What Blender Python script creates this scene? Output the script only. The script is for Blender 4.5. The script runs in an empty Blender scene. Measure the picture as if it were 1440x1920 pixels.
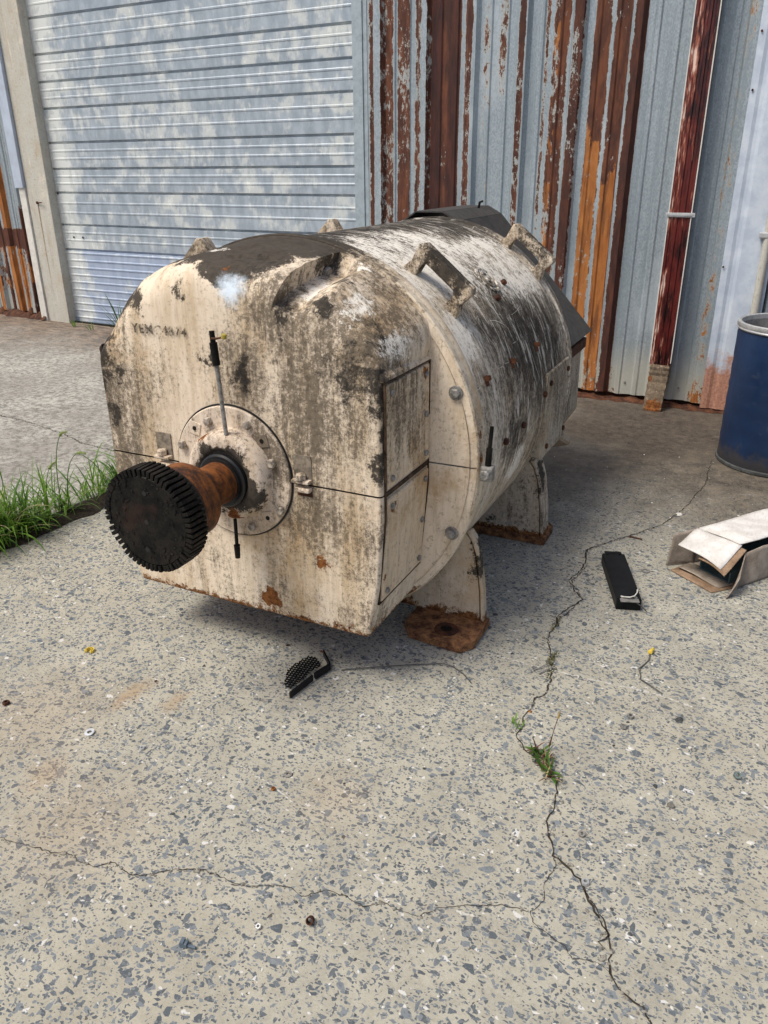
import bpy, bmesh, math, random
from mathutils import Vector, Matrix, noise as mnoise
PI = math.pi
sc = bpy.context.scene
col = sc.collection

# ------------------------------------------------------------------ camera
camd = bpy.data.cameras.new("camera")
cam = bpy.data.objects.new("camera", camd); col.objects.link(cam)
RX = Vector((0.8791, 0.4766, -0.0071)); RD = Vector((0.1862, -0.3571, -0.9153)); RF = Vector((-0.4395, 0.8031, -0.4023))
RF.normalize(); RX = (RX - RX.dot(RF) * RF).normalized(); UP = RX.cross(RF) * 1.0
M3 = Matrix((RX, UP, -RF)).transposed()
cam.matrix_world = Matrix.Translation((0, 0, 1.55)) @ M3.to_4x4()
camd.sensor_fit = 'VERTICAL'; camd.sensor_height = 36.0; camd.lens = 1471 / 1920 * 36
camd.clip_start = 0.05; camd.clip_end = 500
sc.camera = cam

# ------------------------------------------------------------------ light
SUN_EL, SUN_AZ = math.radians(58), math.radians(215)      # azimuth from +Y towards +X
w = bpy.data.worlds.new("World"); sc.world = w; w.use_nodes = True
wn = w.node_tree; bg = wn.nodes['Background']
sky = wn.nodes.new('ShaderNodeTexSky'); sky.sky_type = 'NISHITA'; sky.sun_disc = False
sky.sun_elevation = SUN_EL; sky.sun_rotation = SUN_AZ
sky.air_density = 0.8; sky.dust_density = 4.0; sky.ozone_density = 0.8
wn.links.new(sky.outputs[0], bg.inputs[0]); bg.inputs[1].default_value = 0.108
sd = bpy.data.lights.new("sun", 'SUN'); sun = bpy.data.objects.new("sun", sd); col.objects.link(sun)
sd.energy = 2.1; sd.angle = math.radians(24); sd.color = (1.0, 0.955, 0.85)
dirs = Vector((math.sin(SUN_AZ) * math.cos(SUN_EL), math.cos(SUN_AZ) * math.cos(SUN_EL), math.sin(SUN_EL)))
sun.rotation_euler = (-dirs).to_track_quat('-Z', 'Y').to_euler()
sc.view_settings.view_transform = 'Standard'; sc.view_settings.look = 'None'
sc.view_settings.exposure = 0.38; sc.view_settings.gamma = 1.0; sc.view_settings.use_curve_mapping = False

# ------------------------------------------------------------------ helpers
def tag(o, label=None, cat=None, group=None, kind=None):
    if label: o['label'] = label
    if cat: o['category'] = cat
    if group: o['group'] = group
    if kind: o['kind'] = kind
    return o

def empty(name, loc=(0, 0, 0), rz=0, label=None, cat=None, group=None):
    o = bpy.data.objects.new(name, None); col.objects.link(o); o.location = loc; o.rotation_euler = (0, 0, rz)
    o.empty_display_size = 0.1
    return tag(o, label, cat, group)

def obj(name, bm, mat, parent=None, smooth=None, loc=None, rot=None):
    me = bpy.data.meshes.new(name)
    bmesh.ops.recalc_face_normals(bm, faces=bm.faces) if smooth != 'raw' else None
    bm.to_mesh(me); bm.free()
    o = bpy.data.objects.new(name, me); col.objects.link(o)
    me.materials.append(mat)
    if parent: o.parent = parent
    if loc: o.location = loc
    if rot: o.rotation_euler = rot
    if smooth is True:
        for p in me.polygons: p.use_smooth = True
    elif isinstance(smooth, (int, float)) and not isinstance(smooth, bool):
        for p in me.polygons: p.use_smooth = True
        sharp_by_angle(me, math.radians(smooth))
    return o

def sharp_by_angle(me, ang):
    bm = bmesh.new(); bm.from_mesh(me)
    for e in bm.edges:
        if len(e.link_faces) == 2:
            e.smooth = e.calc_face_angle(0) < ang
    bm.to_mesh(me); bm.free()

def box(bm, c, s, rot=None, bevel=0.0):
    m = Matrix.Translation(c)
    if rot is not None: m = m @ (rot if isinstance(rot, Matrix) else Matrix.Rotation(rot, 4, 'Z'))
    t = bmesh.new(); bmesh.ops.create_cube(t, size=1.0)
    for v in t.verts: v.co = Vector((v.co.x * s[0], v.co.y * s[1], v.co.z * s[2]))
    if bevel > 0: bmesh.ops.bevel(t, geom=list(t.edges), offset=bevel, segments=2, affect='EDGES', profile=0.6)
    t.transform(m); merge(bm, t)

def merge(bm, t):
    me = bpy.data.meshes.new('tmp'); t.to_mesh(me); t.free(); bm.from_mesh(me); bpy.data.meshes.remove(me)

def axis_rot(d):
    return Vector(d).to_track_quat('Z', 'Y').to_matrix().to_4x4()

def lathe(bm, prof, segs=48, m=None, cap0=True, cap1=True, wob=0):
    """prof list of (r, z); revolve about z, then transform by m"""
    t = bmesh.new(); rings = []
    for (r, z) in prof:
        rings.append([t.verts.new((r * math.cos(2 * PI * i / segs), r * math.sin(2 * PI * i / segs), z)) for i in range(segs)])
    for a, b in zip(rings[:-1], rings[1:]):
        for i in range(segs):
            j = (i + 1) % segs; t.faces.new((a[i], a[j], b[j], b[i]))
    if cap0: t.faces.new(rings[0][::-1])
    if cap1: t.faces.new(rings[-1])
    if m is not None: t.transform(m)
    merge(bm, t)

def cyl(bm, c, d, r, h, segs=16, r2=None, bev=0.0):
    m = Matrix.Translation(c) @ axis_rot(d)
    r2 = r if r2 is None else r2
    if bev: pr = [(r - bev, 0), (r, bev), (r2, h - bev), (r2 - bev, h)]
    else: pr = [(r, 0), (r2, h)]
    lathe(bm, pr, segs, m)

def tube(bm, pts, r, segs=6, taper=1.0):
    pts = [Vector(p) for p in pts]; rings = []
    for i, p in enumerate(pts):
        d = (pts[min(i + 1, len(pts) - 1)] - pts[max(i - 1, 0)])
        if d.length < 1e-9: d = Vector((0, 0, 1))
        q = d.to_track_quat('Z', 'Y'); rr = r * (1 + (taper - 1) * i / max(1, len(pts) - 1))
        rings.append([bm.verts.new(p + q @ Vector((rr * math.cos(2 * PI * k / segs), rr * math.sin(2 * PI * k / segs), 0))) for k in range(segs)])
    for a, b in zip(rings[:-1], rings[1:]):
        for k in range(segs): bm.faces.new((a[k], a[(k + 1) % segs], b[(k + 1) % segs], b[k]))
    bm.faces.new(rings[0][::-1]); bm.faces.new(rings[-1])

def prism(bm, pts, d, m=None):
    """polygon pts (3D list) extruded by vector d"""
    t = bmesh.new(); a = [t.verts.new(p) for p in pts]; b = [t.verts.new(Vector(p) + Vector(d)) for p in pts]
    n = len(a); t.faces.new(a[::-1]); t.faces.new(b)
    for i in range(n): t.faces.new((a[i], a[(i + 1) % n], b[(i + 1) % n], b[i]))
    if m is not None: t.transform(m)
    merge(bm, t)

def bevel_bm(bm, off, seg=2, ang=30):
    es = [e for e in bm.edges if len(e.link_faces) == 2 and e.calc_face_angle(0) > math.radians(ang)]
    bmesh.ops.bevel(bm, geom=es, offset=off, segments=seg, affect='EDGES', profile=0.6)

def smooth01(t):
    t = max(0.0, min(1.0, t)); return t * t * (3 - 2 * t)

# ------------------------------------------------------------------ node helper
class NT:
    def __init__(self, name, rough=0.8, metal=0.0, spec=0.4):
        self.m = bpy.data.materials.new(name); self.m.use_nodes = True
        self.t = self.m.node_tree; self.b = self.t.nodes['Principled BSDF']
        self.b.inputs['Roughness'].default_value = rough; self.b.inputs['Metallic'].default_value = metal
        self.b.inputs['Specular IOR Level'].default_value = spec
        self.tc = self.t.nodes.new('ShaderNodeTexCoord'); self.obj = self.tc.outputs['Object']
        self.t.nodes.new('ShaderNodeNewGeometry')
    def put(self, sock, v):
        if v is None: return
        if isinstance(v, (int, float)): sock.default_value = v
        elif isinstance(v, (tuple, list)):
            sock.default_value = tuple(v) + (1,) if len(v) == 3 and len(sock.default_value) == 4 else tuple(v)
        else: self.t.links.new(v, sock)
    def map(self, vec=None, scale=(1, 1, 1), rot=(0, 0, 0), loc=(0, 0, 0)):
        n = self.t.nodes.new('ShaderNodeMapping'); self.put(n.inputs['Vector'], vec or self.obj)
        n.inputs['Scale'].default_value = scale; n.inputs['Rotation'].default_value = rot; n.inputs['Location'].default_value = loc
        return n.outputs[0]
    def noise(self, scale, vec=None, detail=4, rough=0.6, dist=0.0, color=False):
        n = self.t.nodes.new('ShaderNodeTexNoise'); self.put(n.inputs['Vector'], vec or self.obj)
        n.inputs['Scale'].default_value = scale; n.inputs['Detail'].default_value = detail
        n.inputs['Roughness'].default_value = rough; n.inputs['Distortion'].default_value = dist
        return n.outputs['Color'] if color else n.outputs['Fac']
    def voro(self, scale, vec=None, feature='F1', rand=1.0):
        n = self.t.nodes.new('ShaderNodeTexVoronoi'); n.feature = feature; self.put(n.inputs['Vector'], vec or self.obj)
        n.inputs['Scale'].default_value = scale; n.inputs['Randomness'].default_value = rand
        return n
    def math(self, op, a, b=None, clamp=False):
        n = self.t.nodes.new('ShaderNodeMath'); n.operation = op; n.use_clamp = clamp
        self.put(n.inputs[0], a); self.put(n.inputs[1], b) if b is not None else None
        return n.outputs[0]
    def vmath(self, op, a, b=None):
        n = self.t.nodes.new('ShaderNodeVectorMath'); n.operation = op
        self.put(n.inputs[0], a)
        if b is not None: self.put(n.inputs[1], b)
        return n.outputs['Value'] if op in ('LENGTH', 'DISTANCE', 'DOT_PRODUCT') else n.outputs[0]
    def ss(self, v, a, b, lo=0.0, hi=1.0):
        n = self.t.nodes.new('ShaderNodeMapRange'); n.interpolation_type = 'SMOOTHSTEP'
        if a > b: a, b, lo, hi = b, a, hi, lo
        self.put(n.inputs['Value'], v); n.inputs['From Min'].default_value = a; n.inputs['From Max'].default_value = b
        n.inputs['To Min'].default_value = lo; n.inputs['To Max'].default_value = hi
        return n.outputs[0]
    def mix(self, f, a, b, mode='MIX'):
        n = self.t.nodes.new('ShaderNodeMix'); n.data_type = 'RGBA'; n.blend_type = mode
        self.put(n.inputs[0], f); self.put(n.inputs[6], a); self.put(n.inputs[7], b)
        return n.outputs[2]
    def sep(self, v):
        n = self.t.nodes.new('ShaderNodeSeparateXYZ'); self.put(n.inputs[0], v); return n.outputs
    def spot(self, vec, c, r, stretch=(1, 1, 1), soft=0.5):
        """1 inside an ellipsoid of radius r about c, fading over soft*r"""
        d = self.vmath('SUBTRACT', vec, c); d = self.vmath('MULTIPLY', d, stretch)
        return self.ss(self.vmath('LENGTH', d), r * (1 + soft), r * (1 - soft))
    def spots(self, vec, lst):
        o = None
        for s in lst:
            k = self.spot(vec, s[0], s[1], s[2] if len(s) > 2 else (1, 1, 1), s[3] if len(s) > 3 else 0.6)
            if len(s) > 4: k = self.math('MULTIPLY', k, s[4])
            o = k if o is None else self.math('MAXIMUM', o, k)
        return o
    def bump(self, h, strength=0.3, dist=0.01):
        n = self.t.nodes.new('ShaderNodeBump'); n.inputs['Strength'].default_value = strength
        n.inputs['Distance'].default_value = dist; self.put(n.inputs['Height'], h)
        self.t.links.new(n.outputs[0], self.b.inputs['Normal'])
    def attr(self, name):
        n = self.t.nodes.new('ShaderNodeAttribute'); n.attribute_name = name; return n
    def out(self, c, rough=None):
        self.put(self.b.inputs['Base Color'], c)
        if rough is not None: self.put(self.b.inputs['Roughness'], rough)
        return self.m

def simple(name, c, rough=0.7, metal=0.0, var=0.25, scale=25, bump=0.15, dark=None):
    n = NT(name, rough, metal)
    f = n.noise(scale, detail=6, rough=0.7)
    d = dark or tuple(x * (1 - var * 1.6) for x in c)
    c2 = n.mix(n.ss(f, 0.3, 0.65), d, c)
    if bump: n.bump(f, bump, 0.003)
    return n.out(c2)

# ---- materials --------------------------------------------------------
def ground_mat():
    n = NT('aggregate_concrete', 0.88, 0, 0.25)
    P = n.obj; X, Y, Z = n.sep(P)
    wob = n.vmath('MULTIPLY', n.vmath('SUBTRACT', n.noise(160, detail=2, color=True), (0.5, 0.5, 0.5)), (0.004, 0.004, 0))
    P2 = n.vmath('ADD', P, wob)
    big = n.noise(0.9, detail=3); med = n.noise(7, detail=5, rough=0.65); fine = n.noise(170, detail=6, rough=0.85); mid2 = n.noise(60, detail=4, rough=0.7)
    mort = n.mix(n.ss(med, 0.3, 0.7), (0.330, 0.311, 0.250), (0.455, 0.430, 0.350))
    mort = n.mix(n.ss(mid2, 0.35, 0.7, 0, 0.45), mort, (0.49, 0.475, 0.41))
    mort = n.mix(n.ss(fine, 0.30, 0.5, 0.7, 0), mort, (0.20, 0.18, 0.15))
    mort = n.mix(n.ss(fine, 0.6, 0.78, 0, 0.5), mort, (0.60, 0.57, 0.50))
    # warm tan tint towards the lower left, greyer under the machine
    mort = n.mix(n.math('MULTIPLY', n.ss(big, 0.45, 0.65), 0.18), mort, (0.44, 0.375, 0.27))
    base = mort; smask = None; bmp = None
    layers = [(36, (1, 1.35, 1), 0.6, 0.135, 0.38, 0.00), (44, (1.6, 1, 1), 0.35, 0.135, 0.38, 3.3), (60, (1, 1.4, 1), -0.5, 0.13, 0.46, 7.7),
              (70, (1.0, 1.8, 1), 1.1, 0.12, 0.48, 5.1), (120, (1, 1.5, 1), 0.2, 0.12, 0.58, 9.1), (95, (1.3, 1, 1), 0.8, 0.13, 0.38, 2.2)]
    for sc_, st, rot, t0, keep, off in layers:
        v = n.map(P2, scale=st, rot=(0, 0, rot), loc=(off, off * .7, 0))
        v = n.vmath('MULTIPLY', v, (1, 1, 0.0))
        f1 = n.voro(sc_, v); ed = n.voro(sc_, v, 'DISTANCE_TO_EDGE')
        r = n.sep(f1.outputs['Color'])
        th = n.math('ADD', n.math('MULTIPLY', r[1], 0.22), t0 - 0.05)
        m = n.math('MULTIPLY', n.ss(n.math('SUBTRACT', ed.outputs['Distance'], th), 0.0, 0.03), n.math('GREATER_THAN', r[0], 1 - keep * 0.62))
        c = n.mix(r[2], (0.090, 0.105, 0.118), (0.215, 0.238, 0.252))
        c = n.mix(n.ss(mid2, 0.42, 0.34, 0, 0.45), c, (0.06, 0.07, 0.08))
        c = n.mix(n.math('GREATER_THAN', r[1], 0.93), c, (0.10, 0.095, 0.085))
        c = n.mix(n.math('LESS_THAN', r[1], 0.012), c, (0.62, 0.61, 0.58))
        c = n.mix(n.ss(mid2, 0.6, 0.75, 0, 0.5), c, (0.36, 0.37, 0.38))
        # stones sink in a thin darker rim
        rim = n.math('MULTIPLY', n.ss(n.math('SUBTRACT', ed.outputs['Distance'], th), -0.05, 0.0), n.math('GREATER_THAN', r[0], 1 - keep * 0.62))
        base = n.mix(n.math('MULTIPLY', rim, 0.22), base, (0.50, 0.46, 0.38))
        base = n.mix(m, base, c)
        smask = m if smask is None else n.math('MAXIMUM', smask, m)
    # where aggregate shows: the near slab; further back it is worn under dirt
    dn = n.vmath('ADD', P, n.vmath('MULTIPLY', n.vmath('SUBTRACT', n.noise(1.6, detail=5, rough=0.65, color=True), (0.5, 0.5, 0.5)), (1.5, 1.5, 0)))
    DX, DY, DZ = n.sep(dn)
    dirt = n.mix(n.ss(n.noise(9, detail=7, rough=0.75), 0.35, 0.68), (0.045, 0.034, 0.026), (0.155, 0.122, 0.088))
    dirt = n.mix(n.ss(n.noise(70, detail=4), 0.56, 0.75, 0, 0.55), dirt, (0.33, 0.29, 0.235))
    far = n.math('MULTIPLY', n.ss(DY, 3.0, 4.4), n.ss(DX, -2.2, -0.9, 0.2, 1))
    base = n.mix(n.math('MULTIPLY', far, 0.88), base, dirt)
    dk = n.mix(n.ss(n.noise(16, detail=9, rough=0.82), 0.32, 0.7), (0.045, 0.036, 0.03), (0.13, 0.105, 0.082))
    base = n.mix(n.spots(dn, [((-0.85, 5.05, 0), 0.55, (0.7, 1.2, 0), 0.7), ((-1.25, 4.75, 0), 0.25, (1, 1.2, 0), .8, .7), ((-0.5, 5.5, 0), 0.2, (0.4, 1, 0), .6, .8)]), base, dk)
    # left slab: coarse brushed grey concrete, browner by the door
    e = n.noise(26, n.map(scale=(1, 1, 1)), detail=9, rough=0.85)
    slab = n.mix(n.ss(e, 0.40, 0.58), (0.17, 0.16, 0.14), (0.52, 0.50, 0.445))
    slab = n.mix(n.ss(n.noise(2.2, detail=5), 0.38, 0.66, 0, 0.5), slab, (0.21, 0.19, 0.165))
    nd = n.math('MULTIPLY', n.ss(DY, 4.4, 5.7), 0.85)
    slab = n.mix(nd, slab, n.mix(n.ss(n.noise(14, n.map(scale=(.4, 1.6, 1)), detail=6, rough=.7), 0.38, 0.62), (0.07, 0.052, 0.04), (0.27, 0.19, 0.135)))
    XJ = n.math('ADD', X, n.math('MULTIPLY', n.math('SUBTRACT', n.noise(5, detail=4), 0.5), 0.05))
    left = n.ss(XJ, -3.02, -3.05)
    base = n.mix(left, base, slab)
    jt = n.math('MULTIPLY', n.ss(n.math('ABSOLUTE', n.math('ADD', XJ, 3.04)), 0.05, 0.012), 1.0)
    base = n.mix(jt, base, (0.035, 0.028, 0.02))
    # rust-coloured stains with their own shape
    ds = n.vmath('ADD', P, n.vmath('MULTIPLY', n.vmath('SUBTRACT', n.noise(11, detail=4, color=True), (0.5, 0.5, 0.5)), (0.14, 0.14, 0)))
    st = n.spots(ds, [((-1.72, 1.43, 0), 0.035, (1, .5, 0), .9), ((-1.57, 1.47, 0), 0.03, (1, .6, 0), .9, .8), ((-1.66, 1.05, 0), 0.05, (1, .7, 0), .9, .7),
                      ((-1.45, 0.95, 0), 0.16, (1, 1, 0), 1, .35), ((-0.9, 1.35, 0), 0.09, (1, 1, 0), 1, .35), ((-1.9, 1.2, 0), 0.2, (1, 1, 0), 1, .35)])
    base = n.mix(n.math('MULTIPLY', st, 0.5), base, (0.38, 0.24, 0.11))
    base = n.mix(n.ss(n.noise(3.1, detail=5, rough=0.7), 0.56, 0.72, 0, 0.22), base, (0.16, 0.14, 0.12))
    h = n.math('SUBTRACT', n.math('ADD', n.math('MULTIPLY', fine, 0.5), n.math('MULTIPLY', mid2, 0.6)), n.math('MULTIPLY', smask, 0.15))
    h = n.math('ADD', h, n.math('MULTIPLY', n.math('MULTIPLY', e, left), 1.5))
    n.bump(h, 0.5, 0.006)
    r = n.math('SUBTRACT', 0.9, n.math('MULTIPLY', smask, 0.3))
    return n.out(base, r)

def paint_mat(name, cream=(0.80, 0.68, 0.535), grime=0.0, black=(), grey=(), chips=(), rust=(), clean=(), spray=None,
              streak=(9, 9, 1.2), soft=0.0, topblack=None, scratch=0, scuff=0, rustlow=None, tan=0.5):
    """old cream machine enamel: yellow-brown washes, black oil soot, fine fly-specks, bare chips and rust"""
    n = NT(name, 0.62, 0, 0.1)
    P = n.obj; X, Y, Z = n.sep(P)
    cn = n.vmath('SUBTRACT', n.noise(7, detail=7, rough=0.75, color=True), (0.5, 0.5, 0.5))
    D = n.vmath('ADD', P, n.vmath('MULTIPLY', cn, (0.22, 0.22, 0.22)))
    D2 = n.vmath('ADD', P, n.vmath('MULTIPLY', n.vmath('SUBTRACT', n.noise(28, detail=6, rough=0.8, color=True), (0.5, 0.5, 0.5)), (0.10, 0.10, 0.10)))
    st = n.noise(1.0, n.map(scale=streak), detail=7, rough=0.7)
    st2 = n.noise(3.0, n.map(scale=streak, loc=(3, 1, 4)), detail=6, rough=0.7)
    sk = n.noise(1.0, n.map(scale=(streak[0] * 4, streak[1] * 4, streak[2] * 4), loc=(7, 3, 1)), detail=8, rough=0.8)
    bl = n.noise(5, detail=6, rough=0.7); f1 = n.noise(55, detail=5, rough=0.75); f2 = n.noise(130, detail=3, rough=0.7); pz = n.noise(24, detail=8, rough=0.85)
    c = n.mix(n.ss(st, 0.42, 0.66, 0, tan), cream, (0.50, 0.37, 0.22))
    c = n.mix(n.ss(st2, 0.5, 0.68, 0, 0.5), c, (0.44, 0.36, 0.28))
    c = n.mix(n.ss(bl, 0.52, 0.68, 0, 0.45), c, (0.42, 0.32, 0.21))
    c = n.mix(n.ss(bl, 0.45, 0.3, 0, 0.35), c, (0.86, 0.76, 0.63))
    c = n.mix(n.ss(f1, 0.54, 0.66, 0, 0.6), c, (0.30, 0.225, 0.15)); c = n.mix(n.ss(n.noise(2.6, n.map(loc=(5, 5, 5)), detail=6, rough=.72), .52, .66, 0, tan * .8), c, (0.48, 0.31, 0.15))
    c = n.mix(n.ss(f2, 0.66, 0.72, 0, 0.8), c, (0.07, 0.05, 0.035))
    c = n.mix(n.ss(sk, 0.56, 0.68, 0, 0.45), c, (0.32, 0.235, 0.15)); c = n.mix(n.ss(sk, 0.44, 0.34, 0, 0.35), c, (0.86, 0.78, 0.66))
    if grime or grey:
        g = n.math('ADD', n.ss(n.noise(2.3, detail=5), 0.35, 0.7, 0, 0.6), grime)
        if grey: g = n.math('ADD', n.math('MULTIPLY', n.spots(D, grey), 0.75), g)
        sc1 = n.math('ADD', n.math('MULTIPLY', pz, 0.75), n.math('MULTIPLY', st2, 0.45))
        gm = n.ss(n.math('ADD', sc1, n.math('MULTIPLY', g, 0.22)), 0.66, 0.98)
        c = n.mix(n.math('MULTIPLY', gm, 0.42), c, (0.27, 0.20, 0.13))
        gf = n.noise(60, detail=10, rough=0.88)
        gs = n.math('ADD', n.math('ADD', n.math('MULTIPLY', gf, 0.9), n.math('MULTIPLY', sk, 0.5)), n.math('MULTIPLY', g, 0.20))
        c = n.mix(n.math('MULTIPLY', n.ss(gs, 0.80, 0.94), 0.88), c, n.mix(n.ss(f1, 0.35, 0.65), (0.06, 0.048, 0.036), (0.15, 0.12, 0.085)))
    if black:
        k = n.spots(D, black)
        k = n.ss(n.math('ADD', k, n.math('MULTIPLY', n.math('SUBTRACT', n.noise(34, detail=10, rough=.86) if not soft else n.noise(26, n.map(scale=(1, 1.6, 1)), detail=9, rough=.86), 0.5), 2.4)), 0.36 - soft * .25, 0.62 + soft * .55)
        c = n.mix(n.math('MULTIPLY', k, 0.95), c, n.mix(n.ss(f1, 0.3, 0.7), (0.018, 0.016, 0.014), (0.058, 0.050, 0.042)))
    if topblack is not None:
        k = n.ss(n.math('ADD', Z, n.math('MULTIPLY', n.math('SUBTRACT', n.noise(5, detail=6, rough=0.7), 0.5), 0.35)), topblack, topblack + 0.05)
        c = n.mix(n.math('MULTIPLY', k, 0.93), c, n.mix(n.ss(f1, 0.3, 0.7), (0.032, 0.03, 0.028), (0.09, 0.083, 0.073)))
    if chips:
        k = n.ss(n.math('ADD', n.math('MULTIPLY', n.math('SUBTRACT', n.spots(D2, chips), 1.0), 0.30), n.math('ADD', n.math('MULTIPLY', n.noise(42, n.map(scale=(1, 1.5, 1)), detail=10, rough=0.88), .75), n.math('MULTIPLY', n.noise(9, detail=4), .25))), 0.445, 0.50)
        c = n.mix(n.math('MULTIPLY', k, .95), c, (0.86, 0.81, 0.72))
    if scratch:
        sm = None
        for i, (rt, scl) in enumerate(((0.5, 9), (-0.7, 10), (1.9, 8), (0.1, 12))):
            v = n.map(P, scale=(scl, scl * 0.12, scl), rot=(0.3 * i, rt, rt * .6), loc=(i * 2.2, 0, 0))
            wv = n.noise(2.2, v, detail=2, rough=0.5, dist=1.2)
            l = n.ss(n.math('ABSOLUTE', n.math('SUBTRACT', wv, 0.5)), 0.006, 0.0015)
            l = n.math('MULTIPLY', l, n.ss(n.noise(3, n.map(loc=(i, i * 2, 0)), detail=3), 0.48, 0.56))
            sm = l if sm is None else n.math('MAXIMUM', sm, l)
        c = n.mix(n.math('MULTIPLY', sm, scratch), c, (0.85, 0.80, 0.70))
    if scuff:
        s1 = n.noise(1, n.map(scale=(6, 30, 6), rot=(0, 0.0, 0.25)), detail=7, rough=.8); s2 = n.noise(1, n.map(scale=(7, 30, 7), rot=(0.2, 0, -0.3), loc=(4, 4, 4)), detail=7, rough=.8)
        c = n.mix(n.ss(s2, .46, .36, 0, scuff), c, (0.17, 0.155, 0.13)); c = n.mix(n.ss(s1, .52, .62, 0, scuff), c, (0.80, 0.75, 0.66)); c = n.mix(n.ss(s1, .42, .33, 0, scuff * .8), c, (0.08, .07, .058))
    if rust:
        k = n.ss(n.math('ADD', n.spots(D2, rust), n.math('MULTIPLY', n.math('SUBTRACT', pz, 0.5), 1.4)), 0.45, 0.6)
        c = n.mix(k, c, n.mix(n.ss(f1, 0.3, 0.7), (0.07, 0.022, 0.012), (0.30, 0.12, 0.035)))
    if rustlow is not None:
        k = n.math('SUBTRACT', rustlow, Z)
        k = n.ss(n.math('ADD', n.math('MULTIPLY', k, 14), n.math('MULTIPLY', n.math('SUBTRACT', pz, 0.5), 2.6)), 0.30, 0.42)
        c = n.mix(k, c, n.mix(n.ss(f1, 0.35, 0.65), (0.065, 0.022, 0.012), (0.28, 0.13, 0.045)))
    if spray:
        c = n.mix(n.math('MULTIPLY', n.spot(D2, spray[0], spray[1], (1, 1, 1), 0.75), 0.9), c, (0.70, 0.80, 0.90))
    h = n.math('ADD', n.math('MULTIPLY', f1, 0.5), n.math('MULTIPLY', bl, 0.8))
    n.bump(h, 0.35, 0.004)
    return n.out(c, n.math('ADD', 0.58, n.math('MULTIPLY', f1, 0.4)))

def rust_mat(name, a=(0.11, 0.035, 0.015), b=(0.42, 0.17, 0.04), scale=14, stretch=(1, 1, 1), rough=0.8, dark=0.4):
    n = NT(name, rough, 0, 0.3)
    f = n.noise(scale, n.map(scale=stretch), detail=8, rough=0.75); g = n.noise(scale * 6, detail=4)
    c = n.mix(n.ss(f, 0.36, 0.64), a, b)
    c = n.mix(n.ss(g, 0.55, 0.7, 0, dark), c, (0.025, 0.014, 0.01))
    n.bump(n.math('ADD', f, g), 0.5, 0.004)
    return n.out(c)

def sheet_mat():
    """galvanised sheet; the vertex colour 'wear' holds R rust amount, G depth of the rust red, B orange film"""
    n = NT('weathered_sheet_steel', 0.5, 0, 0.5)
    a = n.attr('wear'); R, G, B = n.sep(a.outputs['Color'])
    P = n.obj
    sp = n.voro(170, n.map(scale=(1, 1, 0.5))); s1 = n.sep(sp.outputs['Color'])[0]
    st = n.noise(1, n.map(scale=(30, 30, 0.6)), detail=5, rough=0.6)
    cl = n.noise(2.5, n.map(scale=(1, 1, .6)), detail=5)
    g = n.mix(s1, (0.25, 0.30, 0.335), (0.38, 0.44, 0.48))
    g = n.mix(n.ss(st, 0.4, 0.65, 0, 0.6), g, (0.22, 0.27, 0.30))
    g = n.mix(n.ss(cl, 0.5, 0.7, 0, 0.6), g, (0.48, 0.54, 0.58))
    Z = n.sep(P)[2]
    low = n.ss(n.math('ADD', Z, n.math('MULTIPLY', cl, 0.5)), 0.75, 0.35)
    g = n.mix(n.math('MULTIPLY', low, 0.6), g, (0.55, 0.52, 0.42))
    ed = n.noise(30, n.map(scale=(1, 1, 0.5)), detail=8, rough=0.8); ed2 = n.noise(4, n.map(scale=(1, 1, .5)), detail=3)
    v = n.math('ADD', R, n.math('ADD', n.math('MULTIPLY', n.math('SUBTRACT', ed, 0.5), 1.9), n.math('MULTIPLY', n.math('SUBTRACT', ed2, 0.5), 0.9)))
    halo = n.ss(v, 0.30, 0.5); k = n.ss(v, 0.49, 0.53)
    g = n.mix(n.math('MULTIPLY', halo, 0.55), g, (0.50, 0.44, 0.34))
    rf = n.noise(18, n.map(scale=(1, 1, 0.25)), detail=7, rough=0.7)
    rc = n.mix(n.ss(rf, 0.35, 0.65), (0.050, 0.015, 0.009), (0.155, 0.050, 0.021))
    rc = n.mix(G, rc, n.mix(n.ss(rf, 0.4, 0.7), (0.022, 0.006, 0.006), (0.07, 0.016, 0.012)))
    ok = n.ss(n.math('ADD', B, n.math('MULTIPLY', n.math('SUBTRACT', n.noise(7, n.map(scale=(1.8, 1.8, .8)), detail=5), 0.5), 1.3)), 0.5, 0.56)
    rc = n.mix(ok, rc, n.mix(n.ss(rf, 0.3, 0.7), (0.27, 0.085, 0.014), (0.43, 0.165, 0.04)))
    rc = n.mix(n.ss(n.noise(3, n.map(scale=(8, 8, 1)), detail=5, rough=.7), .45, .65, 0, .6), rc, (0.045, .014, .009))
    c = n.mix(k, g, rc)
    n.bump(n.math('ADD', n.math('MULTIPLY', ed, 0.5), n.math('MULTIPLY', k, 0.3)), 0.25, 0.004)
    n.put(n.b.inputs['Metallic'], n.math('MULTIPLY', n.math('SUBTRACT', 1.0, k), 0.25))
    return n.out(c, n.math('ADD', 0.42, n.math('MULTIPLY', k, 0.4)))

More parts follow.
